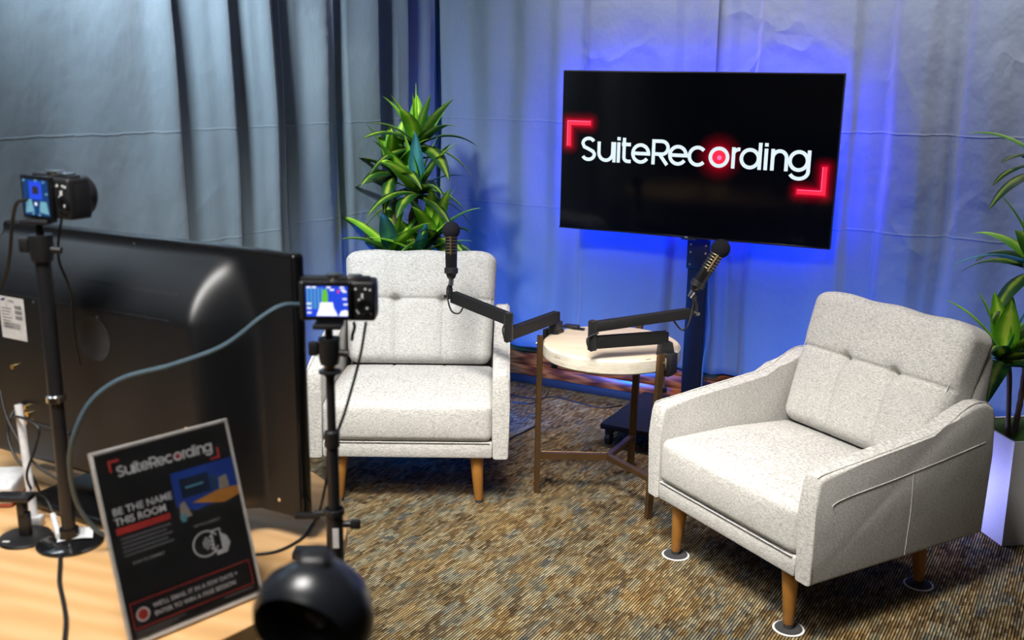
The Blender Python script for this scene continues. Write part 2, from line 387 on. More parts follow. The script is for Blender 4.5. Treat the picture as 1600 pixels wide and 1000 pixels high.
pd = [(1.475, .02), (1.51, .028), (1.54, .04), (1.59, .01), (1.65, .015), (1.70, .055), (1.85, .04), (2.0, .05), (2.06, .055), (2.10, .015), (2.2, .01), (2.25, .055), (2.35, .06), (2.42, .025), (2.47, .0), (2.52, .045), (2.6, .05), (2.72, .02), (2.9, .055), (3.05, .02), (3.2, .06), (3.4, .02), (3.6, .06), (3.9, .02), (4.3, .06), (4.8, .02), (5.3, .05)]
curtain('curtain', 'pale grey-green curtain panel on the left behind the desk monitor', pa, Lf, .03, 2.55, 260, seed=1)
curtain('curtain', 'tightly gathered grey-purple curtain panel in the corner left of the plant', pb, Lf, .03, 2.55, 300, seed=2)
curtain('curtain', 'blue-lit curtain panel between the corner and the slit above the television', pc, Bk, .215, 2.55, 240, .006, seed=3)
curtain('curtain', 'blue-lit curtain panel at the right behind the angled armchair', pd, Bk, .215, 2.55, 420, .006, seed=4)

# ---------------------------------------------------------------- armchairs
def gr(x, c, w): return math.exp(-((x-c)/w)**2)
def armchair(label, loc, rz):
    t = thing('armchair', label, 'armchair', loc, rz, 'armchairs facing each other across the table')
    # side arms
    prof = [(-.05, .19), (-.052, .40), (-.05, .485), (-.042, .506), (-.02, .513), (.12, .527), (.28, .543), (.40, .556), (.455, .568), (.50, .590), (.545, .613), (.59, .624), (.635, .620), (.668, .600), (.682, .57), (.684, .45), (.688, .19)]
    for sg in (-1, 1):
        mb = MB().prism(prof, lambda p, k: (sg*(.308+.064*k), p[0], p[1]), .014, 3)
        a = mb.build('arm', M['fabric'], t, 40)
        pp = [V((sg*.3724, y, z)) for y, z in ((.02, .4), (.03, .430), (.25, .452), (.42, .470), (.60, .492), (.64, .498))]
        MB().tube(pp, .0014, 6).tube([(sg*.3725, .33, .462), (sg*.3728, .335, .34), (sg*.3725, .33, .20)], .0009, 6).build('pocket_seam', M['piping'], a)
        edge = [V((sg*.360, y-.001, z+.0015)) for y, z in prof[3:14]]
        MB().tube(edge, .0022, 6, n=3).build('piping', M['fabric'], a)
    # base frame and rail
    mb = MB().box((0, .28, .222), (.622, .66, .062), .01); mb.build('seat_frame', M['fabric'], t)
    # frame back
    mb = MB().prism([(.60, .20), (.68, .20), (.735, .72), (.72, .745), (.68, .745), (.655, .72)], lambda p, k: (-.306+.612*k, p[0], p[1]), .012, 3)
    mb.build('back_frame', M['fabric'], t)
    # seat cushion
    def ds(p):
        x, y, z = p; hx, hy = .309, .285
        b = max(0, 1-(x/hx)**4)*max(0, 1-((y)/hy)**4)
        if z > 0: z += .014*b - .018*(y/hy if y > 0 else 0) + .0*x
        if z > .03:
            for xc in (-.103, .103): z -= .0045*gr(x, xc, .005)
            z -= .006*sum(gr(x, xc, .03)*gr(y, .05, .035) for xc in (-.103, .103))
        if y < -hy+.03:
            y -= .010*max(0, 1-(x/hx)**4)*max(0, 1-(z/.08)**2)
            for xc in (-.103, .103): y += .004*gr(x, xc, .005)
        return (x, y, z)
    MB().soft((0, .232, .328), (.618, .57, .148), .026, (120, 60, 20), ds).build('seat_cushion', M['fabric'], t, 180)
    pp = [V((x, -.0520, .2535)) for x in (-.3, -.1, .1, .3)]
    MB().tube(pp, .0022, 6).build('piping', M['fabric'], t)
    # back cushion, leaning back
    Hc, Wc, Tc = .47, .61, .15
    def db(p):
        x, y, z = p; u, v = x/(Wc/2), z/(Hc/2)
        bl = max(0, 1-u**4)*max(0, 1-v**4)
        if y < 0:
            y -= .018*bl
            zs = .03
            f = min(1, max(0, -y/.03))
            y += f*(.011*gr(z, zs, .006)+.006*gr(z, zs, .03))
            for xc in (-.098, .098):
                y += f*.034*gr(x, xc, .016)*gr(z, zs, .013)+f*.010*gr(x, xc, .045)*gr(z, zs, .035)
                y += f*(.006*gr(x, xc, .004)+.006*gr(x, xc, .02))*(1 if z < zs else .35)
        x *= 1+.035*v
        if v > .55:  # crown
            z += .002*(1-u*u)
        rr = .010*max(0, abs(u)-.8)/.2*max(0, v-.6)/.4
        z -= rr*1.0
        z += .0025*sin(x*31+1)*max(0, v)
        return (x, y, z)
    tilt = Matrix.Rotation(-rad(18.5), 4, 'X')
    mb = MB(); mb.mat(Matrix.Translation((0, .597, .608)) @ tilt)
    mb.soft((0, 0, 0), (Wc, Tc, Hc), .042, (130, 24, 110), db)
    bc = mb.build('back_cushion', M['fabric'], t, 180)
    for xc in (-.098, .098):
        mb = MB(); mb.mat(Matrix.Translation((0, .597, .608)) @ tilt); mb.lathe([(0, -.004), (.007, -.003), (.010, 0), (.008, .004), (0, .005)], (xc, -.036, .03), (0, -1, 0), 16)
        mb.build('button', M['fabric'], bc)
    for sg in (-1, 1):
        mb = MB(); mb.mat(Matrix.Translation((0, .597, .608)) @ tilt)
        mb.tube([V(db(V((sg*(Wc/2-.016), -.0625, z)))) for z in (-.19, -.12, -.06, 0, .06, .12, .18)], .0016, 6); mb.build('piping', M['piping'], bc)
    for x, y in ((-.262, .0), (.262, .0), (-.262, .56), (.262, .56)):
        s = 1 if x > 0 else -1; k = -1 if y < .2 else 1
        MB().lathe([(0, .012), (.0155, .012), (.0165, .014), (.0265, .195), (0, .195)], (x, y, 0), (-s*.06, -k*.05 if k > 0 else 0, 1), 24).build('leg', M['leg_wood'], t)
        MB().lathe([(0, 0), (.015, 0), (.0155, .012), (0, .012)], (x, y, 0), (0, 0, 1), 20).build('foot_pad', M['charcoal'], t)
    return t
CL = armchair('pale heather armchair facing the camera, left of the small round table', (-.376, 3.488, 0), rad(0.5))
RCH = V((.690, 2.853, 0.006)); RRZ = rad(-60.5)
CR = armchair('pale heather armchair turned sideways at the right, standing on round glides', RCH, RRZ)
for (x, y, lb) in ((.262, 0, 'round black glide with white rim under the nearest leg of the right armchair'), (-.262, 0, 'round black glide with white rim under the left front leg of the right armchair'), (.262, .56, 'round black glide with white rim under the shaded rear leg of the right armchair')):
    p = RCH + Matrix.Rotation(RRZ, 3, 'Z') @ V((x, y, 0)); p.z = 0
    g = thing('furniture_glide', lb, 'furniture glide', p, 0, 'glides under the right armchair')
    MB().lathe([(0, 0), (.043, 0), (.046, .0015), (.043, .003), (0, .003)], seg=40).build('rim', M['label_paper'], g)
    MB().lathe([(0, .0031), (.040, .0031), (.038, .006), (0, .006)], seg=40).build('pad', M['charcoal'], g)

# ---------------------------------------------------------------- round side table
TC = V((.372, 3.600, 0))
st = thing('side_table', 'small round whitewashed table on three bronze legs between the armchairs', 'side table', TC)
R = .255
MB().lathe([(0, .545), (R-.006, .545), (R, .551), (R+.001, .572), (R, .592), (R-.007, .5995)], seg=72).build('tabletop_edge', M['slab_side'], st)
MB().lathe([(R-.0072, .5990), (R-.009, .600), (0, .600)], seg=72).build('tabletop', M['slab'], st)
feet = [(V((.104, 3.592, 0)), V((.106, 3.602, .617))), (V((.505, 3.368, 0)), V((.524, 3.374, .617))), (V((.488, 3.802, 0)), V((.505, 3.838, .617)))]
for a, b in feet:
    a = a-TC; b = b-TC; d = (b-a); ang = math.atan2(a.y, a.x)
    rot = V((0, 0, 1)).rotation_difference(d.normalized()).to_matrix() @ Matrix.Rotation(ang, 3, 'Z')
    lg = MB().box((a+b)/2, (.018, .026, d.length), .0015, 1, rot).build('leg', M['bronze'], st)
    q = b*.965; q.z = .606
    MB().cyl((b.x, b.y, .60), (b.x*.99, b.y*.99, .612), .003).cyl((b.x*1.04, b.y*1.04, .59), (b.x*1.06, b.y*1.06, .59), .004).build('screw', M['brass'], lg)
zc = .150
mb = MB()
for a, b in feet:
    p = a.lerp(b, .24)-TC; p.z = zc; c = V((.002, -.01, zc)); d = p-c
    mb.box((p+c)/2, (d.length, .022, .022), .0015, 1, Matrix.Rotation(math.atan2(d.y, d.x), 3, 'Z'))
mb.build('stretcher', M['bronze'], st)

# ---------------------------------------------------------------- stroke lettering
def ribbon(bm, pts, w, M_, z=0, closed=False):
    pts = [V((p[0], p[1])) for p in pts]; n = len(pts); Lr = []
    for i in range(n):
        a = pts[i-1] if (i or closed) else pts[i]; b = pts[(i+1) % n] if (i < n-1 or closed) else pts[i]
        if a == pts[i]: d1 = d2 = (b-pts[i]).normalized()
        elif b == pts[i]: d1 = d2 = (pts[i]-a).normalized()
        else: d1 = (pts[i]-a).normalized(); d2 = (b-pts[i]).normalized()
        nn = V((-(d1.y+d2.y), d1.x+d2.x)).normalized(); k = max(.35, nn.dot(V((-d1.y, d1.x))))
        Lr.append([bm.verts.new(M_ @ V((pts[i].x+s*nn.x*w/2/k, pts[i].y+s*nn.y*w/2/k, z))) for s in (1, -1)])
    for i in range(n if closed else n-1):
        a, b = Lr[i], Lr[(i+1) % n]; bm.faces.new((a[0], a[1], b[1], b[0]))
def arc(c, rx, ry, a0, a1, n=22): return [(c[0]+rx*cos(rad(a0+(a1-a0)*k/n)), c[1]+ry*sin(rad(a0+(a1-a0)*k/n))) for k in range(n+1)]
def logo(bm, M_, w=.0155):
    "word drawn with single-width strokes, coordinates in metres on the big screen"
    b, x = -.043, .047; h = w/2; B = b+h; X = x-h; mid = (B+X)/2; r = (X-B)/2; cap = .067-h
    def rb(p, **k): ribbon(bm, p, w, M_, **k)
    # S
    q = (cap-B)/4; cs = -.478
    rb(arc((cs, cap-q), .028, q, 28, 180, 12)+[(cs-.021, cap-1.62*q), (cs, (cap+B)/2), (cs+.022, B+1.55*q)]+arc((cs, B+q), .029, q, 8, -155, 12))
    # u
    rb([(-.427, x)]+arc((-.394, B+.033), .033, .033, 180, 360, 14)+[(-.361, x)]); rb([(-.3535, x), (-.3535, b)])
    rb([(-.333, x), (-.333, b)]); rb([(-.333, .070), (-.333, .0555)])
    # t
    rb([(-.307, .068), (-.307, B+.018)]+arc((-.289, B+.018), .018, .018, 180, 270, 8)+[(-.274, B)]); rb([(-.318, X), (-.276, X)])
    def e(cx_, rr):
        rb(arc((cx_, mid), rr, r, 0, 325, 30)); rb([(cx_-rr+.002, mid), (cx_+rr+h, mid)])
    e(-.229, .0365)
    # R
    rb([(-.170, b), (-.170, cap)]+[(-.140, cap)]+arc((-.132, cap-.028), .028, .028, 90, -90, 14)+[(-.170, cap-.056)]); rb([(-.142, cap-.056), (-.106, b)])
    e(-.058, .0365)
    rb(arc((.030, mid), .0365, r, 42, 318, 28))
    rb(arc((.124, mid), .0375, r, 0, 360, 36)[:-1], closed=True)
    rb([(.186, x), (.186, b)]); rb(arc((.212, X-.022), .026, .022, 165, 85, 8))
    rb(arc((.257, mid), .0365, r, 0, 360, 34)[:-1], closed=True); rb([(.2985, .070), (.2985, b)])
    rb([(.324, x), (.324, b)]); rb([(.324, .070), (.324, .0555)])
    rb([(.352, x), (.352, b)]); rb([(.352, X-.030)]+arc((.381, X-.030), .029, .030, 178, 0, 14)+[(.410, b)])
    rb(arc((.460, mid), .0360, r, 0, 360, 34)[:-1], closed=True); rb([(.501, x), (.501, B-.006)]+arc((.463, B-.006), .038, .030, 0, -155, 16))
def flat(bm, poly, M_, z=0):
    bm.faces.new([bm.verts.new(M_ @ V((p[0], p[1], z))) for p in poly])
def txt(s, size, x, y, M_, mat, parent, name='lettering', z=0, bold=.0, align='LEFT'):
    cu_ = bpy.data.curves.new('t', 'FONT'); cu_.body = s; cu_.size = size; cu_.offset = bold; cu_.align_x = align
    o = bpy.data.objects.new('t', cu_); me = bpy.data.meshes.new_from_object(o); bpy.data.objects.remove(o)
    me.transform(M_ @ Matrix.Translation((x, y, z))); me.materials.clear(); me.materials.append(mat)
    ob = bpy.data.objects.new(name, me); C.objects.link(ob); ob.parent = parent; return ob

# ---------------------------------------------------------------- big television on a cart
TVY = -.4524; TVP = V((.768, 4.395, 1.2296))
tv = thing('television', 'large wall-side television showing a glowing white logo on a black screen', 'television', TVP, TVY)
# local axes: x right, -y towards the viewer, z up
MB().box((0, .018, 0), (1.230, .030, .716), .004).build('housing', M['black_satin'], tv)
MB().box((0, .048, -.06), (.80, .035, .45), .012).build('rear_cover', M['black'], tv)
mb = MB(); mb.box((0, .0015, -.3545), (1.229, .008, .007), .001); mb.build('bottom_bezel', M['black_gloss'], tv)
MB().box((.01, .004, -.3615), (.07, .012, .009), .002).build('sensor_bar', M['black'], tv)
def screen_mat():
    m, nt, b = newmat('television_screen'); b.inputs['Base Color'].default_value = (.002, .0025, .003, 1); b.inputs['Roughness'].default_value = .09; b.inputs['Specular IOR Level'].default_value = .3
    s = nt.nodes.new('ShaderNodeSeparateXYZ'); t = nt.nodes.new('ShaderNodeTexCoord'); L(nt, t.outputs['Object'], s.inputs[0]); X, Z = s.outputs[0], s.outputs[2]
    def rect(x0_, x1_, z0, z1):
        a = Mth(nt, 'MAXIMUM', Mth(nt, 'SUBTRACT', Mth(nt, 'ABSOLUTE', Mth(nt, 'SUBTRACT', X, (x0_+x1_)/2)), (x1_-x0_)/2), 0)
        c = Mth(nt, 'MAXIMUM', Mth(nt, 'SUBTRACT', Mth(nt, 'ABSOLUTE', Mth(nt, 'SUBTRACT', Z, (z0+z1)/2)), (z1-z0)/2), 0)
        return Mth(nt, 'SQRT', Mth(nt, 'ADD', Mth(nt, 'MULTIPLY', a, a), Mth(nt, 'MULTIPLY', c, c)))
    d1 = Mth(nt, 'MINIMUM', rect(-.584, -.471, .117, .135), rect(-.584, -.567, .023, .135))
    d2 = Mth(nt, 'MINIMUM', rect(.462, .577, -.134, -.116), rect(.559, .577, -.134, -.018))
    a = Mth(nt, 'SUBTRACT', X, .124); c = Mth(nt, 'SUBTRACT', Z, .002); rc = Mth(nt, 'SQRT', Mth(nt, 'ADD', Mth(nt, 'MULTIPLY', a, a), Mth(nt, 'MULTIPLY', c, c)))
    d3 = Mth(nt, 'MAXIMUM', Mth(nt, 'SUBTRACT', rc, .030), 0)
    d = Mth(nt, 'MINIMUM', d1, d2)
    g = Mth(nt, 'ADD', Mth(nt, 'EXPONENT', Mth(nt, 'MULTIPLY', d, -75)), Mth(nt, 'EXPONENT', Mth(nt, 'MULTIPLY', d3, -42)))
    g = Mth(nt, 'MULTIPLY', Mth(nt, 'SUBTRACT', g, .03), 1.0)
    L(nt, ramp(nt, g, [(0, (0, 0, 0)), (.3, (.14, 0, .004)), (.75, (.55, 0, .02)), (1, (.8, .01, .04))]), b.inputs['Emission Color']); b.inputs['Emission Strength'].default_value = 1.0
    return m
MB().box((0, -.0005, .002), (1.221, .004, .700)).build('screen', screen_mat(), tv)
TVM = Matrix(((1, 0, 0, 0), (0, 0, 1, -.0034), (0, 1, 0, 0), (0, 0, 0, 1)))
TVM = Matrix(((1, 0, 0, 0), (0, 0, -1, -.0034), (0, 1, 0, 0), (0, 0, 0, 1)))
M['white_em'] = emit('lit_white_letters', (.80, .93, .92), .88); M['red_em'] = emit('lit_red_brackets', (1, .02, .06), .95); M['pink_em'] = emit('lit_pink_outline', (1, .18, .42), 1.0)
mb = MB(); logo(mb.bm, TVM); mb.build('logo_lettering', M['white_em'], tv)
mb = MB(); mb.bm.faces.new([mb.bm.verts.new(TVM @ V((.124+.029*cos(k*pi/18), .002+.029*sin(k*pi/18), -.0001))) for k in range(36)]); mb.build('record_dot', M['red_em'], tv)
mb = MB(); mb.bm.faces.new([mb.bm.verts.new(TVM @ V((.126+.010*cos(k*pi/12), .000+.010*sin(k*pi/12), .0002))) for k in range(24)]); mb.build('dot_highlight', M['pink_em'], tv)
for pl_, rb_ in (([(-.584, .135), (-.584, .023), (-.567, .023), (-.567, .117), (-.471, .117), (-.471, .135)], [(-.471, .1345), (-.5835, .1345), (-.5835, .023)]), ([(.577, -.134), (.577, -.018), (.559, -.018), (.559, -.116), (.462, -.116), (.462, -.134)], [(.462, -.117), (.5595, -.117), (.5595, -.018)])):
    mb = MB(); flat(mb.bm, pl_, TVM); bo = mb.build('corner_bracket', M['red_em'], tv)
    mb = MB(); ribbon(mb.bm, rb_, .0022, TVM, .0003); mb.build('bracket_highlight', M['pink_em'], bo)
txt('TCL', .0085, -.0085, -.357, TVM, M['white_ink'], tv, 'maker_badge', z=.0006)
M['led'] = emit('blue_led_strip', (.0, .012, 1.0), 160)
mb = MB()
for z in (-.325, .325): mb.box((0, .037, z), (1.14, .004, .012))
for x in (-.580, .580): mb.box((x, .037, 0), (.012, .004, .64))
mb.build('led_strip', M['led'], tv)

cart = thing('television_cart', 'black rolling stand with flat base carrying the large television', 'television stand', V((.838, 4.455, 0)), YAW)
MB().box((0, 0, .80), (.085, .036, 1.42), .003).build('column', M['deep_black'], cart)
MB().box((.0, -.252, .088), (.47, .53, .026), .006).build('base_plate', M['deep_black'], cart)
for x in (-.205, .205):
    for y in (-.475, -.03):
        cs = MB().box((x, y, .062), (.03, .045, .026), .003).build('caster', M['black'], cart)
        MB().cyl((x-.011, y-.008, .026), (x+.011, y-.008, .026), .026, seg=28).build('wheel', M['rubber'], cs)
        MB().cyl((x-.0125, y-.008, .026), (x+.0125, y-.008, .026), .009, seg=16).build('hub', M['chrome'], cs)
mb = MB().box((.005, -.022, .79), (.105, .008, .13), .002); pl = mb.build('bracket_plate', M['deep_black'], cart)
for x in (-.03, .04):
    for z in (.745, .80, .835): MB().cyl((x, -.027, z), (x, -.0285, z), .0055, seg=12).build('bolt', M['chrome'], pl)
MB().box((-.06, -.019, 1.25), (.42, .006, .30), .003).build('mount_bracket', M['black'], cart)
mb = MB().tube([(.055, .0, .80), (.058, -.005, .60), (.075, -.01, .45), (.055, -.01, .30), (.05, 0, .12)], .004)
tag(mb.build('power_cable', M['grey_cable']), 'thin blue-lit cable hanging beside the television stand column', 'cable').matrix_world = Matrix.Translation((.838, 4.455, 0)) @ Matrix.Rotation(YAW, 4, 'Z')

# ---------------------------------------------------------------- microphones on low-profile arms
def bar(mb, a, b, wd, ht):
    a, b = V(a), V(b); d = b-a; q = d.to_track_quat('X', 'Z').to_matrix()
    mb.box((a+b)/2, (d.length, wd, ht), .003, 2, q)
def boom(label, base, j, e, zt, tip, knob=1):
    "base point on the table, elbow, end; zt = heights"
    t = thing('microphone_boom', label, 'microphone boom', base, 0, 'low microphone booms clamped to the round table')
    o = V(base); B = V((0, 0, 0)); J = V(j)-o; E = V(e)-o; T = V(tip)-o
    zl = zt-o.z
    outw = V((o.x-TC.x, o.y-TC.y, 0)).normalized()
    MB().prism([(-.030, 0), (.030, 0), (.024, zl-.018), (-.020, zl-.018)], lambda p, k: V((0, 0, p[1]))+(J-V((0, 0, J.z))).normalized()*p[0]+(J-V((0, 0, J.z))).normalized().cross(V((0, 0, 1)))*(.017-.034*k), .003, 2).build('post', M['black_satin'], t)
    ro = Matrix.Rotation(math.atan2(outw.y, outw.x), 3, 'Z')
    dist = R-(V((o.x-TC.x, o.y-TC.y, 0)).length)
    c = outw*(dist+.016)
    cl = MB().box(c+V((0, 0, -.028)), (.018, .045, .075), .003, 2, ro).box(outw*(dist-.012)+V((0, 0, .006)), (.05, .045, .010), .002, 1, ro).box(outw*(dist-.008)+V((0, 0, -.070)), (.045, .04, .010), .002, 1, ro).build('clamp', M['black'], t)
    q = outw*(dist-.014)
    MB().cyl(q+V((0, 0, -.056)), q+V((0, 0, -.125)), .004).build('clamp_screw', M['chrome'], cl)
    MB().cyl(q+V((0, 0, -.125)), q+V((0, 0, -.140)), .013).build('clamp_knob', M['black'], cl)
    la = MB(); bar(la, (0, 0, zl), J+V((0, 0, zl-J.z)), .026, .036); la.build('lower_arm', M['boom'], t)
    MB().cyl(J+V((0, 0, zl-J.z-.026)), J+V((0, 0, zl-J.z+.075)), .0165, seg=24).build('elbow', M['black_satin'], t)
    MB().cyl(J+V((0, 0, zl-J.z+.0755)), J+V((0, 0, zl-J.z+.079)), .012, seg=20).build('elbow_cap', M['gold'], t)
    Ju = J+V((0, 0, zl-J.z+.056))
    ua = MB(); bar(ua, Ju, E, .026, .036); ua.build('upper_arm', M['boom'], t)
    d = (E-Ju).normalized()
    hd = MB().cyl(E-d*.004, E+d*.026, .010, seg=16).cyl(E+d*.02+V((0, 0, -.012)), E+d*.02+V((0, 0, .03)), .009, seg=16)
    T0 = E+d*.02+V((0, 0, .03)); hd.cyl(T0, T, .0065, seg=14).cyl(T0.lerp(T, .45), T0.lerp(T, .6), .0095, seg=14); hd.build('head_mount', M['black_satin'], t)
    sd = d.cross(V((0, 0, 1))).normalized()
    MB().cyl(E+d*.02-sd*.028, E+d*.02+sd*.028, .0065, seg=14).build('tilt_knob', M['chrome' if knob else 'black'], t)
    side = sd*.02
    MB().tube([T0.lerp(T, .8), T0+V((-.012, -.012, -.01)), E+V((-.01, -.02, -.045)), E-d*.03+V((0, 0, -.055)), E-d*.06+V((0, 0, -.018))], .0032).build('cable', M['rubber'], t)
    MB().tube([Ju-d*-.02+V((-.0, -.016, -.02)), J+V((-.02, -.026, zl-J.z+.02)), J+V((-.008, -.024, zl-J.z-.022)), J*.94+V((0, 0, zl-J.z*.94-.020))], .0032).build('cable', M['rubber'], t)
    return t
def mic(label, p0, ax, ln):
    "p0 = rear end, ax = direction of the foam end"
    ax = V(ax).normalized(); t = thing('microphone', label, 'microphone', p0, 0, 'broadcast microphones on the arms')
    A = lambda s: ax*(s*ln)
    MB().lathe([(0, 0), (.010, 0), (.016, .006), (.0205, .02), (.0215, .035), (.0225, ln*.40)], (0, 0, 0), ax, 32).lathe([(.0225, ln*.40), (.0225, ln*.80), (0, ln*.80)], (0, 0, 0), ax, 32).build('body', M['black_gloss'], t)
    u = ax.orthogonal().normalized(); v = ax.cross(u)
    for k in range(6):
        s = .47+k*.056
        MB().lathe([(.0215, ln*s), (.0232, ln*s), (.0236, ln*(s+.008)), (.0232, ln*(s+.016)), (.0215, ln*(s+.016))], (0, 0, 0), ax, 32).build('slot_ring', M['gold'], t)
    front = (V((0, -1, .15))-ax*V((0, -1, .15)).dot(ax)).normalized()
    MB().tube([A(.44)+front*.0225, A(.78)+front*.0225], .004, smooth=False).build('front_rib', M['gold'], t)
    r0 = .033; 
    pr = [(.0, ln*.78), (.022, ln*.78)]+[(r0*sin(a), ln*.86+(-cos(a))*r0*1.0+.006) for a in [rad(45+135*k/12) for k in range(13)]]
    pr[-1] = (0, pr[-1][1])
    MB().lathe(pr, (0, 0, 0), ax, 32).build('foam_windscreen', M['black_foam'], t)
    MB().cyl(A(-.02)-ax*.02, A(0), .0085, .010, seg=16).build('connector', M['chrome'], t)
    MB().lathe([(.0235, ln*.10), (.026, ln*.11), (.026, ln*.20), (.0235, ln*.21)], (0, 0, 0), ax, 28).build('mount_collar', M['black_satin'], t)
    return t
b1 = V((.170, 3.725, .600)); j1 = V((-.012, 3.445, .66)); e1 = P(709, 464, 3.67)
t1 = P(705, 436, 3.68)
boom('black low microphone arm reaching left in front of the facing armchair', b1, j1, e1, .664, t1, 0)
mic('black microphone with foam ball, upright in front of the left armchair backrest', t1, P(705, 384, 3.70)-t1, .205)
b2 = V((.548, 3.435, .600)); j2 = V((.279, 3.345, .66)); e2 = P(1078, 489, 3.41)
t2 = P(1083, 455, 3.40)
boom('black folded microphone arm over the right side of the round table', b2, j2, e2, .664, t2, 1)
mic('black microphone with foam ball tilted right in front of the television stand', t2, P(1123, 393, 3.40)-t2, .195)
b3 = PZ(893, 512, .602)
t = thing('remote_clicker', 'small black device lying at the far edge of the round table', 'remote', b3, -.4)
MB().box((0, 0, .006), (.06, .035, .011), .003).build('body', M['black'], t); MB().box((.035, -.012, .003), (.045, .02, .005), .001).build('clip', M['black_gloss'], t)

# ---------------------------------------------------------------- potted dracaenas
def leafmat(name, edge, mid, tip):
    m, nt, b = newmat(name); b.inputs['Roughness'].default_value = .42; b.inputs['Subsurface Weight'].default_value = 0
    s = nt.nodes.new('ShaderNodeSeparateXYZ'); t = nt.nodes.new('ShaderNodeTexCoord'); L(nt, t.outputs['UV'], s.inputs[0])
    a = Mth(nt, 'ABSOLUTE', Mth(nt, 'SUBTRACT', s.outputs[1], .5)); n = noise(nt, coords(nt), 14, 2)
    st_ = Mth(nt, 'ADD', Mth(nt, 'MULTIPLY', a, 2.0), Mth(nt, 'MULTIPLY', Mth(nt, 'SUBTRACT', n, .5), .9))
    col = ramp(nt, st_, [(.05, mid), (.42, edge), (.8, tip)]); L(nt, col, b.inputs['Base Color'])
    b.inputs['Transmission Weight'].default_value = 0
    w_ = nt.nodes.new('ShaderNodeTexWave'); w_.bands_direction = 'Y'; w_.inputs['Scale'].default_value = 9; L(nt, coords(nt, what='UV'), w_.inputs[0]); bump(nt, b, w_.outputs[0], .15, .003)
    out = nt.nodes['Material Output']; tr = nt.nodes.new('ShaderNodeBsdfTranslucent'); ms = nt.nodes.new('ShaderNodeMixShader'); ms.inputs[0].default_value = .28
    L(nt, col, tr.inputs[0]); L(nt, b.outputs[0], ms.inputs[1]); L(nt, tr.outputs[0], ms.inputs[2]); L(nt, ms.outputs[0], out.inputs[0]); return m
M['leaf'] = leafmat('dracaena_leaf', (.20, .50, .02), (.58, .80, .09), (.10, .32, .02))
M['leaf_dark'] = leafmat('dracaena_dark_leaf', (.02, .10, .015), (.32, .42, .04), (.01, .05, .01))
M['leaf_blue_light'] = leafmat('dracaena_leaf_painted_blue_light', (.05, .24, .30), (.10, .38, .40), (.02, .14, .20))  # blue lamp light on green leaves, put into the leaf colour
M['trunk'] = plain('brown_ringed_trunk', (.13, .085, .05), .8, grain=.5, gscale=90)
M['moss'] = plain('green_moss', (.035, .085, .012), 1, grain=1, gscale=260)
M['soil'] = plain('dark_soil', (.012, .010, .009), 1)
M['planter'] = plain('speckled_white_planter', (.52, .53, .55), .55, grain=.1, gscale=300)
def leaf(mb, base, az, el, ln, wd, droop, twist=0):
    d = V((cos(az)*cos(el), sin(az)*cos(el), sin(el))); side = V((-sin(az), cos(az), 0)); side = (Matrix.Rotation(twist, 3, d) @ side)
    pts = []; p = V(base); n = 10; dd = d.copy()
    for k in range(n+1):
        pts.append(p.copy()); dd = (dd+V((0, 0, -droop/n*(1+.8*k/n)))).normalized(); p = p+dd*(ln/n)
    def f(u, v):
        k = u*n; i = min(n-1, int(k)); q = pts[i].lerp(pts[i+1], k-i); tg = (pts[i+1]-pts[i]).normalized()
        nr = side.cross(tg).normalized(); wv = (max(0, sin(pi*min(1, (u*.93+.07))**.72)))**.8
        wv = wv*wd*1.35*(1 if u < .98 else .3)
        s = (v-.5)*2; return q+side*(s*wv/2)-nr*((1-abs(s))*wv*.10)
    mb.grid(n, 4, f, uv=True)
def cluster(t, c, n, ln, wd, seed, mats, blue=0, els=(1.35, .1)):
    rnd = random.Random(seed); mbs = {k: MB() for k in mats}
    for k in range(n):
        fr = k/(n-1); az = k*2.39996+rnd.uniform(-.3, .3)+seed; el = els[0]+(els[1]-els[0])*fr+rnd.uniform(-.12, .12)
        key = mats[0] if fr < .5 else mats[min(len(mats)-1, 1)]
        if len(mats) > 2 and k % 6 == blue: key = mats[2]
        leaf(mbs[key], V(c)+V((0, 0, .035*(1-fr)-.02)), az, el, ln*rnd.uniform(.85, 1.12)*(1 if fr > .12 else .85), wd*rnd.uniform(.85, 1.15), .25+.95*fr*rnd.uniform(.7, 1.2), rnd.uniform(-.4, .4))
    first = None
    for key, mb in mbs.items():
        if not len(mb.bm.verts): mb.bm.free(); continue
        o = mb.build('leaf_cluster', M[key], t if first is None else first, 60)
        if first is None: first = o
def stem(t, pts, r):
    MB().tube(pts, r, 10, n=14, radii=lambda u: r*(1+.10*sin(u*170))).build('stem', M['trunk'], t)
def pot(t, top, bot, h, th=.008):
    mb = MB(); a, b = top/2, bot/2
    def ring(k, z): return [mb.bm.verts.new((x*k, y*k, z)) for x, y in ((-1, -1), (1, -1), (1, 1), (-1, 1))]
    rs = [ring(b, 0), ring(a, h), ring(a-th, h), ring(a-th-.003, h-.03)]
    mb.bm.faces.new(rs[0][::-1])
    for r1, r2 in zip(rs, rs[1:]):
        for k in range(4): mb.bm.faces.new((r1[k], r1[(k+1) % 4], r2[(k+1) % 4], r2[k]))
    mb.bm.faces.new(rs[-1]); mb.build('planter', M['planter'], t, 20)
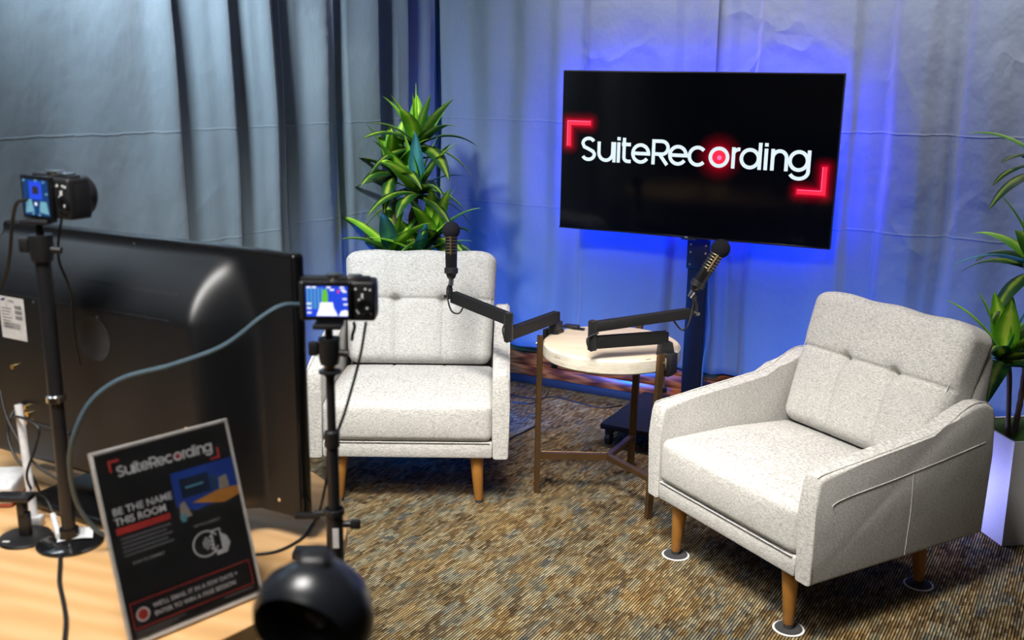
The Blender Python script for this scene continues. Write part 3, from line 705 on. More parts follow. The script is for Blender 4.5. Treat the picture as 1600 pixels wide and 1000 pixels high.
# left plant, behind the facing armchair
lp = V((-.425, 4.56, 0))
t = thing('potted_dracaena', 'tall green dracaena plant standing in the corner behind the left armchair', 'potted plant', lp, YAW)
R3 = Matrix.Rotation(-YAW, 3, 'Z')
def rel(p): return R3 @ (V(p)-lp)
pot(t, .24, .19, .39)
MB().box((0, 0, .372), (.205, .205, .012)).build('soil', M['soil'], t)
def dome(rx, z0, hh, seed):
    mb = MB(); rnd = random.Random(seed)
    mb.grid(24, 24, lambda u, v: ((u-.5)*2*rx, (v-.5)*2*rx, z0+hh*max(0, (1-((u-.5)*2)**4))*max(0, 1-((v-.5)*2)**4)+.006*rnd.random())); return mb
dome(.095, .378, .02, 3).build('moss', M['moss'], t)
for pp in (([lp+V((.0, 0, .37)), P(650, 345, 4.56), P(652, 240, 4.56)], .011), ([lp+V((-.02, .02, .37)), P(642, 360, 4.58), P(646, 325, 4.58)], .011), ([lp+V((-.04, -.02, .37)), P(620, 370, 4.54), P(615, 300, 4.54)], .010), ([lp+V((.03, -.03, .37)), P(668, 395, 4.5), P(690, 372, 4.48)], .009)):
    stem(t, [rel(q) for q in pp[0]], pp[1])
G2 = ('leaf', 'leaf_dark', 'leaf_blue_light')
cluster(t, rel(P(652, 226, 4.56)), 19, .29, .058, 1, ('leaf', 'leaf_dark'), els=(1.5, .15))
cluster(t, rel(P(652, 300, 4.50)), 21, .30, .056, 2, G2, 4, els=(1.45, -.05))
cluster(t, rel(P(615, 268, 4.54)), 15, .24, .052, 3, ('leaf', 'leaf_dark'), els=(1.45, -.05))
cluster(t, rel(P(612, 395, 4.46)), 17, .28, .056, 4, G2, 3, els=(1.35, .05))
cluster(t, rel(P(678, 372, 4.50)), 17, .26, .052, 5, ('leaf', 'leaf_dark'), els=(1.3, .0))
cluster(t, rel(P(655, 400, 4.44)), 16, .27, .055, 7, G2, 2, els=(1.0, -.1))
# right plant in glowing-lit planter
rp = V((1.790, 3.300, 0)); RY = rad(9)
t = thing('potted_dracaena', 'dracaena plant in a square white planter at the right edge, lit violet', 'potted plant', rp, RY)
R3 = Matrix.Rotation(-RY, 3, 'Z')
def rel(p): return R3 @ (V(p)-rp)
pot(t, .25, .205, .39)
MB().box((0, 0, .368), (.225, .225, .010)).build('soil', M['soil'], t)
dome(.098, .375, .03, 5).build('moss', M['moss'], t)
for pp in (([P(1576, 672, 3.24), P(1577, 590, 3.22), P(1570, 560, 3.2)], .009), ([P(1583, 685, 3.24), P(1600, 590, 3.25), P(1612, 470, 3.26), P(1618, 400, 3.26)], .010), ([P(1606, 672, 3.28), P(1620, 560, 3.3), P(1635, 330, 3.3), P(1640, 250, 3.3)], .010)):
    q = [rel(x) for x in pp[0]]; q[0].z = .375; stem(t, q, pp[1])
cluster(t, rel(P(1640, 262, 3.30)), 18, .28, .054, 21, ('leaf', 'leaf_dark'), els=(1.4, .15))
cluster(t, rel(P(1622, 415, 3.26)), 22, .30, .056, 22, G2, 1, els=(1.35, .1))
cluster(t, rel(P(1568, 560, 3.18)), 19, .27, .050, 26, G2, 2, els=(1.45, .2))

# ---------------------------------------------------------------- desk
DZ = .74; dk = thing('conference_table', 'pale oak conference table with a rounded end at the lower left', 'table', (-.78, 1.644, 0), YAW)
def outline(rr, Ln=.72, n=40):
    a = [(rr*cos(t_), rr*sin(t_)) for t_ in [(-pi/2+pi*k/n) for k in range(n+1)]]
    b = [(-Ln+rr*cos(t_), rr*sin(t_)) for t_ in [(pi/2+pi*k/n) for k in range(n+1)]]
    return a+b
MB().prism(outline(.485), lambda p, k: (p[0], p[1], DZ-.03+.03*k), .004, 2).build('tabletop', M['oak'], dk)
for x in (-.12, -.62):
    MB().cyl((x, 0, .03), (x, 0, DZ-.03), .05, seg=32).build('pedestal', M['black_satin'], dk)
    MB().lathe([(0, 0), (.22, 0), (.22, .012), (.06, .03), (0, .03)], (x, 0, 0), seg=40).build('pedestal_foot', M['black_satin'], dk)

# monitor with its back to us
mn = thing('desk_monitor', 'black flat television seen from behind, standing on the oak table', 'monitor', (-.690, 1.805, DZ), YAW)
zb, hh, ww = .045, .475, .745          # bottom above table, height, width; local -y faces the camera
MB().box((0, .012, zb+hh/2), (ww, .026, hh), .006, 3).build('front_panel', M['black_gloss'], mn)
def sm(a, b, x): x = max(0, min(1, (x-a)/(b-a))); return x*x*(3-2*x)
def back(u, v):
    x = (u-.5)*(ww-.012); z = v*(hh-.012)
    tq = max(0, min(1, (hh-.022-z)/.105)); top = 1-(1-tq)**1.5 if tq < 1 else 1; rt = sm(ww/2-.080, ww/2-.150, x+.02*sm(.30, .44, z)); lf = sm(-ww/2+.0, -ww/2+.012, x); bt = sm(0, .03, z)
    k = min(top, 1)*rt*lf; k2 = sm(hh-.10, hh-.128, z)*sm(ww/2-.105, ww/2-.14, x)*lf
    d = .092*k*(.45+.55*bt)+.001
    return (x, -.002-d, zb+.006+z)
mb = MB().grid(110, 80, back)
mb.build('rear_shell', M['shell'], mn, 180)
mb = MB()
for k in range(57):
    x = -.265+k*.0078; uu = x/(ww-.012)+.5; va, vb_ = (hh-.125)/(hh-.012), (hh-.080)/(hh-.012)
    p0, p1 = V(back(uu, va)), V(back(uu, vb_)); mb.tube([p0, p1], .0013, 4, smooth=False)
mb.build('vent_slots', M['ink'], mn)
mb = MB().lathe([(0, 0), (.042, 0), (.042, .0012), (.039, .0018), (.037, .0012), (0, .0008)], (-.015, -.0945, zb+.300), (0, -1, 0), 40)
mb.build('round_emblem', M['charcoal'], mn)
LBM = Matrix(((1, 0, 0, -.270), (0, 0, -1, -.0956), (0, 1, 0, zb+.270), (0, 0, 0, 1)))
mb = MB(); flat(mb.bm, [(0, 0), (.072, 0), (.072, .082), (0, .082)], LBM); lab = mb.build('rating_label', M['label_paper'], mn)
mb = MB()
for k in range(7): flat(mb.bm, [(.006, .058-k*.006), (.034-(k % 3)*.004, .058-k*.006), (.034-(k % 3)*.004, .060-k*.006), (.006, .060-k*.006)], LBM, .0003)
for k in range(22): flat(mb.bm, [(.010+k*.0021, .020), (.0112+k*.0021, .020), (.0112+k*.0021, .032), (.010+k*.0021, .032)], LBM, .0003)
for k in range(3): flat(mb.bm, [(.044, .060-k*.010), (.064, .060-k*.010), (.064, .067-k*.010), (.044, .067-k*.010)], LBM, .0003)
mb.build('label_print', M['grey_ink'], lab)
mb = MB(); flat(mb.bm, [(.005, .073), (.009, .077), (.020, .079), (.016, .074)], LBM, .0004); mb.build('label_emblem', plain('navy_ink', (.01, .03, .2), .6), lab)
txt('MODEL', .0055, .026, .072, LBM, M['ink'], lab, 'lettering', z=.0004)
for (x, z) in ((-.245, .245), (-.222, .168), (-.230, .155), (-.216, .155), (-.222, .138)):
    MB().cyl((x, -.088, zb+z-.03), (x, -.101, zb+z-.03), .0052, seg=14).build('socket', M['brass'], mn)
for (x, z) in ((-.17, .35), (0, .342), (0, .46), (.20, .17), (-.34, .455), (.32, .03)):
    yb = back(min(1, max(0, x/(ww-.012)+.5)), min(1, max(0, (z-.006)/(hh-.012))))[1]
    MB().cyl((x, yb+.003, zb+z), (x, yb-.0012, zb+z), .0035, seg=10).build('screw', M['chrome'], mn)
MB().box((-.16, -.095, zb+.105), (.115, .006, .008), .002).build('port_ledge', M['charcoal'], mn)
MB().box((0, -.03, .045), (.13, .05, .09), .006).build('stand_neck', M['black'], mn)
MB().box((-.02, -.055, .010), (.36, .17, .018), .008, 3).build('stand_base', M['black_gloss'], mn)

# ---------------------------------------------------------------- cameras on stands
M['screen_blue'] = emit('lit_preview_blue', (.02, .07, .75), .9); M['screen_teal'] = emit('lit_preview_teal', (.10, .38, .62), .8); M['screen_green'] = emit('lit_preview_green', (.16, .6, .03), .8)
M['screen_white'] = emit('lit_preview_white', (.95, .97, 1), 1.0); M['screen_dim'] = emit('lit_preview_dim', (.25, .6, .75), .5); M['screen_navy'] = emit('lit_preview_navy', (.01, .06, .22), .6)
def camera_body(label, loc, rz, W_, Hh, D_, scr, pic, tilt=0):
    t = thing('digital_camera', label, 'camera', loc, rz, 'small video cameras on stands'); t.rotation_euler = (tilt, 0, rz)
    MB().box((0, D_/2, Hh/2), (W_, D_, Hh), .005, 3).build('body', M['black'], t)
    MB().box((W_*.42, D_*.62, Hh*.48), (W_*.17, D_*.9, Hh*.92), .008, 3).build('grip', M['rubber'], t)
    MB().box((-.004, D_/2, Hh+.0015), (W_*.9, D_*.55, .005), .002).build('top_plate', M['black_satin'], t)
    MB().cyl((-W_*.05, D_*.5, Hh), (-W_*.05, D_*.5, Hh+.009), .014, seg=24).build('mode_dial', M['chrome'], t)
    MB().box((W_*.22, D_*.5, Hh+.005), (.022, .02, .004), .001).build('hot_shoe', M['chrome'], t)
    x0_, x1_, z0, z1 = scr
    mo = MB().box(((x0_+x1_)/2, -.0045, (z0+z1)/2), (x1_-x0_+.012, .008, z1-z0+.012), .002).build('flip_screen', M['black_gloss'], t)
    Mx = Matrix(((1, 0, 0, x0_), (0, 0, -1, -.0087), (0, 1, 0, z0), (0, 0, 0, 1))); w_, h_ = x1_-x0_, z1-z0
    def q(a, b, c, d, key, z=.0002, name='preview_image'):
        mb = MB(); flat(mb.bm, [(a*w_, b*h_), (c*w_, b*h_), (c*w_, d*h_), (a*w_, d*h_)], Mx, z); mb.build(name, M[key], mo)
    def poly(ps, key, z):
        mb = MB(); flat(mb.bm, [(a*w_, b*h_) for a, b in ps], Mx, z); mb.build('preview_image', M[key], mo)
    pic(q, poly)
    mb = MB()
    for a, b in ((.02, .28), (.04, .23), (.10, .68), (.0, .82), (.15, .82), (.21, .5), (.10, .62), (.05, .40), (.05, .55), (.22, .80), (.14, .22), (.22, .22), (.17, .34)):
        p = (W_*(.25+a*.85), Hh*b); mb.cyl((p[0], .0005, p[1]), (p[0], -.0015, p[1]), .0019, seg=8)
    mb.build('button_markings', M['white'], t)
    MB().lathe([(.006, 0), (.013, 0), (.014, .002), (.012, .003), (.006, .002)], (W_*.37, .0, Hh*.38), (0, -1, 0), 24).build('control_wheel', M['black_gloss'], t)
    ln = MB().lathe([(.028, 0), (.031, .003), (.031, .014), (.033, .016), (.033, .032), (.030, .036), (.026, .034), (.022, .028), (0, .026)], (-W_*.08, D_, Hh*.47), (0, 1, 0), 36).build('lens', M['black'], t)
    MB().lathe([(0, .0325), (.018, .030), (.0225, .028)], (-W_*.08, D_, Hh*.47), (0, 1, 0), 30).build('front_glass', M['glass'], ln)
    return t
def pic2(q, poly):
    q(0, 0, 1, 1, 'screen_blue', .0001)
    for k in range(5): q(.02+k*.085, .25, .07+k*.085, .95, 'screen_teal', .0003)
    poly([(.40, .36), (.38, .62), (.42, .88), (.50, .93), (.53, .70), (.52, .36)], 'screen_green', .0004)
    poly([(.24, .02), (.32, .30), (.34, .47), (.64, .47), (.66, .30), (.76, .02)], 'screen_white', .0005)
    poly([(.78, .02), (.84, .18), (.93, .22), (1, .20), (1, .02)], 'screen_white', .0005)
    for a, b in ((.02, .94), (.15, .94), (.50, .94), (.82, .94), (.58, .86), (.88, .80), (.84, .86), (.88, .56), (.02, .40), (.02, .25), (.02, .10), (.90, .38)): q(a, b, a+.10, b+.05, 'screen_white', .0006)
    q(.76, .78, .80, .88, 'red_em', .0007)
def pic1(q, poly):
    q(0, 0, 1, 1, 'screen_navy', .0001); q(.25, .45, .75, .95, 'screen_blue', .0002); poly([(.38, .60), (.62, .60), (.62, .80), (.38, .82)], 'ink', .0003)
    poly([(.05, .05), (.1, .4), (.3, .45), (.4, .1)], 'screen_dim', .0004); poly([(.6, .1), (.66, .4), (.9, .4), (.97, .05)], 'screen_dim', .0004); q(.44, .28, .52, .36, 'screen_white', .0005)
    for a, b in ((.02, .94), (.5, .95), (.8, .92), (.3, .02), (.55, .0), (.88, .6)): q(a, b, a+.09, b+.045, 'screen_dim', .0005)
c2 = P(527, 502, 1.585)
camera_body('black camera with bright preview screen on the slim stand before the left armchair', c2, rad(1), .124, .066, .046, (-.048, .019, .010, .060), pic2)
c1 = P(78, 341, 1.612)
camera_body('black camera with dim preview screen on the stand above the desk monitor', c1, rad(-30), .104, .066, .042, (-.050, .014, .004, .062), pic1)
def ballhead(t, top, r=.018):
    x, y, z = top
    MB().box((x, y, z-.004), (.046, .040, .008), .002).build('mount_plate', M['black'], t)
    MB().cyl((x, y, z-.008), (x, y, z-.030), .0065, seg=14).build('ball_stem', M['black_satin'], t)
    hd = MB().lathe([(0, 0), (r, 0), (r, -.030), (r*.85, -.044), (0, -.044)], (x, y, z-.026), (0, 0, 1), 24).build('ball_socket', M['black'], t)
    MB().cyl((x+r*.5, y-.002, z-.050), (x+r+.014, y-.002, z-.052), .006, seg=12).build('knob', M['black'], hd)
    MB().box((x-r-.008, y-.002, z-.044), (.016, .010, .024), .003).build('lever', M['black'], hd)
pb2 = V((-.300, 1.588, 0)); zc2 = P(510, 502, 1.588).z
s2 = thing('camera_stand', 'slim black camera stand clamped to the rounded edge of the oak table', 'camera stand', pb2, 0)
ballhead(s2, (-.0, 0, zc2-.002))
z1 = P(512, 580, 1.588).z
MB().cyl((0, 0, .92), (0, 0, zc2-.068), .0075, seg=18).build('upper_tube', M['black_satin'], s2)
MB().cyl((0, 0, z1+.006), (0, 0, z1+.024), .0095, seg=18).build('copper_ring', M['gold'], s2)
MB().lathe([(.0095, 0), (.0095, .004), (.019, .006), (.019, .009), (.0095, .011)], (0, 0, z1-.008), seg=24).build('flange', M['black_satin'], s2)
zk = P(516, 690, 1.588).z
MB().lathe([(.0085, 0), (.0130, .002), (.0130, .028), (.0085, .031)], (0, 0, zk-.01), seg=24).build('collar', M['black'], s2)
MB().cyl((0, 0, .76), (0, 0, zk), .0105, seg=20).build('middle_tube', M['black_satin'], s2)
zl = P(520, 800, 1.588).z
lc = MB().cyl((0, 0, .655), (0, 0, zl+.004), .0145, seg=24).build('lower_tube', M['black'], s2)
MB().lathe([(.0145, 0), (.0175, .001), (.0175, .010), (.0145, .011)], (0, 0, zl-.004), seg=24).build('collar', M['black_satin'], s2)
MB().box((.004, -.0148, zl-.042), (.0105, .0012, .036)).build('white_sticker', M['label_paper'], lc)
MB().cyl((.012, 0, zl-.022), (.030, 0, zl-.022), .006, seg=14).box((.036, 0, zl-.022), (.018, .012, .016), .003).build('knob', M['black'], s2)
MB().cyl((-.012, 0, zl-.002), (-.034, .004, zl-.006), .006, seg=14).box((-.048, .01, zl-.012), (.045, .014, .010), .003).build('side_bracket', M['black'], s2)
ta = V((-.12, 0, 0))
MB().box((-.035, 0, .746), (.075, .035, .010), .002).box((-.002, 0, .715), (.012, .035, .07), .002).box((-.035, 0, .685), (.075, .035, .010), .002).build('table_clamp', M['black_satin'], s2)
pb1 = V((-.774, 1.620, DZ)); zc1 = P(78, 341, 1.620).z-DZ
s1 = thing('camera_stand', 'thick black camera stand on a round foot behind the acrylic sign', 'camera stand', pb1, 0)
ballhead(s1, (.0, 0, zc1-.001), .019)
MB().cyl((0, 0, .27), (0, 0, zc1-.068), .0125, seg=22).build('upper_tube', M['black_satin'], s1)
MB().lathe([(.0125, 0), (.0160, .002), (.0160, .012), (.0125, .014)], (0, 0, .262), seg=24).build('collar', M['chrome'], s1)
MB().cyl((0, 0, .012), (0, 0, .27), .0115, seg=22).build('lower_tube', M['black_satin'], s1)
MB().lathe([(0, 0), (.055, 0), (.056, .004), (.050, .008), (.018, .012), (.016, .03), (0, .03)], seg=40).build('round_foot', M['black_gloss'], s1)
# third stand, cut by the frame
pz = P(9, 700, 2.12); pz.z = DZ; s3 = thing('camera_stand', 'black camera stand cut by the left edge of the photo', 'camera stand', pz, 0)
MB().cyl((0, 0, .02), (0, 0, .47), .010, seg=18).build('tube', M['black_satin'], s3); MB().box((0, 0, .010), (.10, .08, .02), .004).build('foot', M['black'], s3)
MB().lathe([(.010, 0), (.015, .002), (.015, .03), (.010, .032)], (0, 0, .17), seg=20).build('collar', M['black'], s3)
MB().lathe([(0, 0), (.010, 0), (.013, .01), (.012, .03), (0, .03)], (0, 0, .44), seg=20).build('mount_plate', M['black'], s3)
t = thing('digital_camera', 'black camera with a silver lens ring cut by the left edge of the photo', 'camera', pz+V((-.01, 0, .47)), 0, 'small video cameras on stands')
MB().box((-.03, 0, .028), (.08, .05, .056), .004).build('body', M['black'], t); MB().cyl((.005, -.026, .03), (.005, -.034, .03), .020, seg=24).build('lens_ring', M['chrome'], t)

# ---------------------------------------------------------------- acrylic sign
SX, SY, SYAW, ST = -.467, 1.368, .82, .291
sg_ = thing('sign_holder', 'slanted clear acrylic sign holder with a black printed poster on the oak table', 'sign', (SX, SY, DZ), SYAW)
TM = Matrix.Rotation(-ST, 4, 'X')
def acr():
    m, nt, b = newmat('clear_acrylic'); b.inputs['Base Color'].default_value = (.95, .95, .96, 1); b.inputs['Transmission Weight'].default_value = 1; b.inputs['Roughness'].default_value = .02; b.inputs['IOR'].default_value = 1.49
    return m
M['acrylic'] = acr(); M['frosted'] = plain('bright_acrylic_edge', (.62, .60, .57), .25)
SW, SH = .222, .285
mb = MB(); mb.mat(TM); mb.box((0, .0025, SH/2+.005), (SW, .003, SH), .0006, 1); mb.box((0, -.0020, SH/2+.005), (SW, .0016, SH), .0004, 1)
mb.mat(Matrix.Identity(4)); mb.box((0, .035, .0016), (SW*.7, .06, .003), .0005, 1); mb.build('acrylic_panel', M['acrylic'], sg_)
mb = MB(); mb.mat(TM)
for sgn in (-1, 1): mb.box((sgn*(SW/2-.0022), .0005, SH/2+.005), (.0044, .0066, SH), .0006, 1)
mb.box((0, .0005, SH+.003), (SW, .0066, .0044), .0006, 1); mb.box((0, .0005, .0065), (SW, .0066, .006), .0006, 1); mb.build('acrylic_edge', M['frosted'], sg_)
mb = MB(); mb.mat(TM); mb.box((0, .0002, SH/2+.005), (SW-.010, .0012, SH-.012)); ps = mb.build('poster', plain('black_poster_print', (.012, .012, .014), .35), sg_)
PM = TM @ Matrix(((1, 0, 0, 0), (0, 0, -1, -.0006), (0, 1, 0, SH/2+.005), (0, 0, 0, 1)))
def pq(poly, key, z=.0001, name='print'):
    mb = MB(); flat(mb.bm, poly, PM, z); return mb.build(name, M[key] if isinstance(key, str) else key, ps)
def box4(a, b, c, d): return [(a, b), (c, b), (c, d), (a, d)]
mb = MB(); logo(mb.bm, PM @ Matrix.Translation((0, .105, .0002)) @ Matrix.Scale(.150, 4), .020); mb.build('logo_lettering', M['white_ink'], ps)
mb = MB(); cc = PM @ Matrix.Translation((0, .105, .0002)) @ Matrix.Scale(.150, 4)
flat(mb.bm, [(-.584, .135), (-.584, .023), (-.560, .023), (-.560, .110), (-.471, .110), (-.471, .135)], cc); mb.build('corner_bracket', M['red_ink'], ps)
mb = MB(); flat(mb.bm, [(.577, -.134), (.577, -.018), (.553, -.018), (.553, -.109), (.462, -.109), (.462, -.134)], cc); mb.build('corner_bracket', M['red_ink'], ps)
mb = MB(); mb.bm.faces.new([mb.bm.verts.new(cc @ V((.124+.027*cos(k*pi/12), .002+.027*sin(k*pi/12), 0))) for k in range(24)]); mb.build('logo_dot', M['red_ink'], ps)
M['p_blue'] = plain('printed_blue', (.005, .055, .38), .5, gscale=20); M['p_navy'] = plain('printed_navy', (.006, .02, .06), .5); M['p_orange'] = plain('printed_orange_wood', (.62, .25, .03), .5, gscale=40); M['p_tan'] = plain('printed_tan', (.42, .36, .28), .5); M['p_green'] = plain('printed_green', (.03, .12, .04), .5); M['p_cyan'] = plain('printed_cyan', (.1, .4, .5), .5)
pic = [(box4(.000, .010, .106, .082), 'p_blue', .0001), ([(.000, .010), (.106, .010), (.106, .032), (.07, .020), (.03, .018), (.000, .030)], 'ink', .00015), (box4(.012, .040, .060, .070), 'p_navy', .0002), (box4(.020, .054, .050, .057), 'p_cyan', .0003),
       ([(.026, .030), (.078, .016), (.106, .022), (.106, .036), (.070, .038)], 'p_orange', .0003), ([(.074, .038), (.076, .056), (.090, .058), (.092, .038)], 'p_tan', .0004), (box4(.064, .040, .068, .064), 'p_green', .0004), ([(.002, .010), (.006, .034), (.014, .036), (.022, .012)], 'p_tan', .0004), (box4(.004, .006, .012, .018), 'p_cyan', .0005)]
for a, k, z in pic: pq(a, k, z, 'printed_photograph')
txt('BE THE NAME', .0150, -.096, .046, PM, M['white_ink'], ps, z=.0002, bold=.0003); txt('THIS ROOM', .0150, -.096, .031, PM, M['white_ink'], ps, z=.0002, bold=.0003)
pq(box4(-.096, .017, -.012, .027), 'red_ink', .0001)
for k in range(5): pq(box4(-.092, .009-k*.0062, -.014-(k % 2)*.008, .0115-k*.0062), 'grey_ink', .0001)
txt('SCAN TO CONNECT', .0052, -.082, -.030, PM, M['white_ink'], ps, z=.0002); txt('TAP TO CONNECT', .0052, .020, -.008, PM, M['white_ink'], ps, z=.0002)
mb = MB(); cI = PM @ Matrix.Translation((.040, -.037, .0002))
ribbon(mb.bm, arc((-.006, 0), .021, .019, 25, 335, 30), .0026, cI)
for rr in (.005, .009, .013): ribbon(mb.bm, arc((-.014, 0), rr, rr, -50, 50, 8), .0020, cI)
ribbon(mb.bm, [(.006, -.017), (.020, -.017), (.020, .016), (.006, .016)], .0024, cI, closed=True)
for k in range(4): flat(mb.bm, box4(.001, -.012+k*.006, .0062, -.008+k*.006), cI)
flat(mb.bm, [(.020, .010), (.030, .002), (.034, -.010), (.026, -.023), (.008, -.023), (.010, -.0175), (.020, -.0175)], cI); mb.build('phone_icon', M['white_ink'], ps)
mb = MB(); ribbon(mb.bm, box4(-.099, -.122, .098, -.084), .0018, PM, .0002, closed=True); mb.build('red_border', M['red_ink'], ps)
mb = MB(); cI = PM @ Matrix.Translation((-.083, -.104, .0003)); flat(mb.bm, arc((0, 0), .0105, .0105, 0, 350, 24), cI); mb.build('record_ring', M['white_ink'], ps)
mb = MB(); flat(mb.bm, arc((0, 0), .0078, .0078, 0, 350, 24), cI, .0002); mb.build('record_dot', M['red_ink'], ps)
txt("WE'LL EMAIL IT IN A FEW DAYS +", .0094, -.066, -.1005, PM, M['white_ink'], ps, z=.0002, bold=.0002); txt('ENTER TO WIN A FREE SESSION', .0094, -.066, -.1130, PM, M['white_ink'], ps, z=.0002, bold=.0002)
for k in range(3): pq(box4(-.099, -.128-k*.0035, -.020-(k*.012), -.1265-k*.0035), 'grey_ink', .0001)
pq(box4(.045, -.1285, .096, -.1265), 'grey_ink', .0001)

# ---------------------------------------------------------------- things lying on the desk
t = thing('desk_disc_stand', 'round flat black disc foot with a short clamp at the lower left of the table', 'stand', PZ(40, 842, DZ), 0)
MB().lathe([(0, 0), (.042, 0), (.045, .003), (.043, .006), (.03, .008), (0, .008)], seg=44).build('disc', M['black'], t)
MB().box((.002, .0, .030), (.020, .014, .045), .003).box((0, 0, .062), (.014, .020, .030), .004).build('hinge', M['black'], t)
MB().box((-.012, 0, .080), (.062, .030, .010), .002).build('cradle', M['black_satin'], t)
MB().box((-.02, -.028, .0082), (.012, .004, .001)).box((-.005, .02, .0082), (.010, .004, .001)).build('white_marking', M['white'], t)
q = PZ(8, 790, DZ)
t = thing('wireless_router', 'white box with a red underside edge cut by the left edge of the photo', 'router', q+V((-.075, .03, 0)), rad(8))
MB().box((0, 0, .026), (.18, .11, .036), .006, 3).build('body', M['white'], t); MB().box((0, 0, .006), (.176, .106, .010), .004).build('underside', plain('red_plastic_edge', (.42, .09, .05), .5), t)
a = P(49, 765, 1.69); b = P(29, 632, 1.73)
t = thing('antenna', 'slim white upright antenna stick beside the router', 'antenna', (a.x, a.y, DZ))
MB().box((0, 0, .010), (.03, .02, .02), .003).build('foot', M['white'], t)
MB().tube([V((0, 0, .015)), b-V((a.x, a.y, DZ))], .0075, 12, smooth=False).build('mast', M['white'], t)
q = PZ(118, 838, DZ+.012)
t = thing('cable_tag', 'white printed paper tag lying beside the round stand foot', 'tag', (q.x, q.y, DZ+.013), rad(20))
MB().grid(10, 6, lambda u, v: ((u-.5)*.058, (v-.5)*.036, .003*sin(u*3)+.004*v)).build('paper', M['label_paper'], t)
mb = MB()
for k in range(5): mb.box((-.004, -.012+k*.006, .0075+.0006*k), (.040, .0012, .0006))
mb.build('print', M['grey_ink'], t)
a = PZ(83, 805, DZ+.02); b = PZ(92, 838, DZ+.02)
t = thing('plug', 'white cylindrical cable connector lying beside the paper tag', 'plug', a)
MB().cyl((0, 0, 0), b-a, .0055, seg=14).build('sleeve', M['white'], t)

def cable(label, pts, r, mat='rubber', name='cable'):
    return tag(MB().tube(pts, r, 8, n=10).build(name, M[mat]), label, 'cable')
cable('short black cord dangling under the right camera', [P(553, 503, 1.60), P(554, 512, 1.60), P(551, 522, 1.60), P(550, 532, 1.60)], .0028, name='wrist_cord')
cable('thick grey-blue cable arching from the right camera down behind the acrylic sign', [P(468, 476, 1.59), P(440, 478, 1.57), P(410, 495, 1.56), P(350, 540, 1.55), P(270, 570, 1.54), P(190, 592, 1.53), P(140, 630, 1.52), P(113, 690, 1.52), P(110, 740, 1.54), P(122, 790, 1.56), P(150, 828, 1.58), P(175, 838, 1.60)], .0042, 'grey_cable')
cable('black cable hanging from the right camera and curling across the table to the sign', [P(572, 503, 1.60), P(562, 560, 1.60), P(540, 640, 1.60), P(522, 692, 1.612), P(512, 740, 1.625), P(503, 785, 1.65), PZ(496, 806, DZ+.006), PZ(486, 822, DZ+.004), PZ(470, 842, DZ+.003), PZ(430, 862, DZ+.003), PZ(370, 868, DZ+.003)], .0025)
cable('black cable running down the table towards the camera at the lower left', [PZ(95, 845, DZ+.004), PZ(94, 880, DZ+.004), PZ(93, 910, DZ+.004), PZ(99, 940, DZ+.004), PZ(103, 970, DZ+.004), PZ(100, 1010, DZ+.004)], .0036)
cable('thin black cable drooping from the left camera beside its stand', [P(97, 338, 1.64), P(91, 380, 1.65), P(93, 410, 1.65), P(105, 440, 1.65), P(112, 470, 1.66), P(115, 520, 1.67), P(125, 570, 1.68)], .0022)
cable('black cable looping out of the left side of the left camera', [P(42, 312, 1.62), P(26, 318, 1.63), P(19, 350, 1.66), P(15, 400, 1.68), P(5, 440, 1.7), P(-20, 480, 1.7)], .0030)
cable('black cable plugged into the monitor sockets, looping down to the desk', [P(75, 612, 1.88), P(45, 622, 1.85), P(20, 645, 1.8), P(12, 680, 1.78), P(25, 715, 1.76), P(48, 740, 1.75), P(62, 768, 1.74)], .0028)
cable('black cable crossing behind the white antenna towards the stand foot', [P(0, 610, 1.8), P(10, 650, 1.78), P(30, 690, 1.76), P(55, 725, 1.74), P(95, 752, 1.72)], .0026)
cable('black cable trailing from the white plug up to the router', [PZ(84, 804, DZ+.02), P(72, 780, 1.71), P(50, 765, 1.70), P(42, 740, 1.66), P(55, 700, 1.66), P(60, 670, 1.66), P(40, 655, 1.68), P(22, 650, 1.72)], .0026)
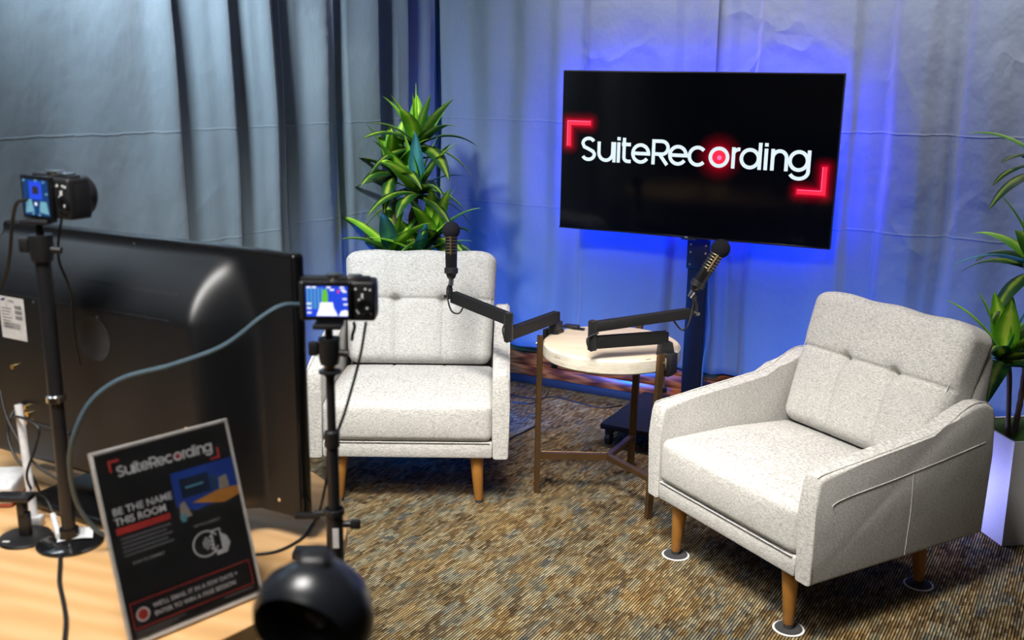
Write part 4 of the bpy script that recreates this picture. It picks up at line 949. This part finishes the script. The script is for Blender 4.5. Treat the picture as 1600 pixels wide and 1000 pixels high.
# floor cables
g = .004
cable('thin black cable lying on the carpet from the left armchair to the cart', [PZ(770, 605, g), PZ(805, 618, g), PZ(840, 622, g), PZ(870, 620, g), PZ(900, 628, g), PZ(940, 637, g), PZ(972, 633, g)], .0035)
cable('thin black cable rising from the carpet behind the round table leg', [PZ(800, 628, g), PZ(830, 630, g), PZ(850, 622, g), PZ(858, 610, g)], .003)
cable('black cable on the carpet between the left armchair and table leg', [PZ(770, 700, g), PZ(800, 684, g), PZ(820, 674, g), PZ(842, 663, g)], .0045)

# ---------------------------------------------------------------- round hooded lamp head in the foreground
LC = P(493, 958, .92); rr_ = LC-V((0, 0, H)); LX = (rr_.normalized()*-.68 - cu*.64 - cx*.36).normalized()
t = thing('studio_light', 'large round black hooded lamp head out of focus at the bottom edge', 'light', (LC.x, LC.y, 0))
o = V((0, 0, LC.z))
r = .061
MB().lathe([(0, -.052), (.022, -.050), (.040, -.042), (.051, -.028), (r, -.008), (r+.001, .006), (r-.002, .022), (r-.007, .030), (r-.012, .026), (r-.014, .010), (r-.018, -.004)], o, LX, 64).build('hood', M['lamp_black'], t, 60)
MB().lathe([(r-.0175, -.005), (.030, -.010), (0, -.012)], o, LX, 48).build('inner_plate', M['black'], t)
MB().lathe([(.020, -.010), (.0195, -.002), (.014, .006), (0, .009)], o, LX, 40).build('dome_lens', M['black_gloss'], t, 60)
sd = LX.cross(V((0, 0, 1))).normalized(); upv = sd.cross(LX).normalized()
MB().box((0, 0, 0), (.036, .034, .026), .010, 4).build('adjust_knob', M['black'], t).location = o - LX*.022+upv*.048
c = o-LX*.05
MB().tube([c, c+V((0, .02, -.02)), c+V((0, .025, -.08))], .008, 12).build('swivel_neck', M['black_satin'], t)
top = c+V((0, .025, -.08))
MB().cyl((top.x, top.y, .30), top, .010, seg=18).build('pole', M['black_satin'], t)
for k in range(3):
    a = k*2*pi/3+.5; MB().tube([(top.x, top.y, .42), (top.x+.32*cos(a), top.y+.32*sin(a), .012)], .008, 10, smooth=False).build('leg', M['black_satin'], t)
MB().cyl((top.x, top.y, .30), (top.x, top.y, .44), .016, seg=18).build('leg_collar', M['black'], t)
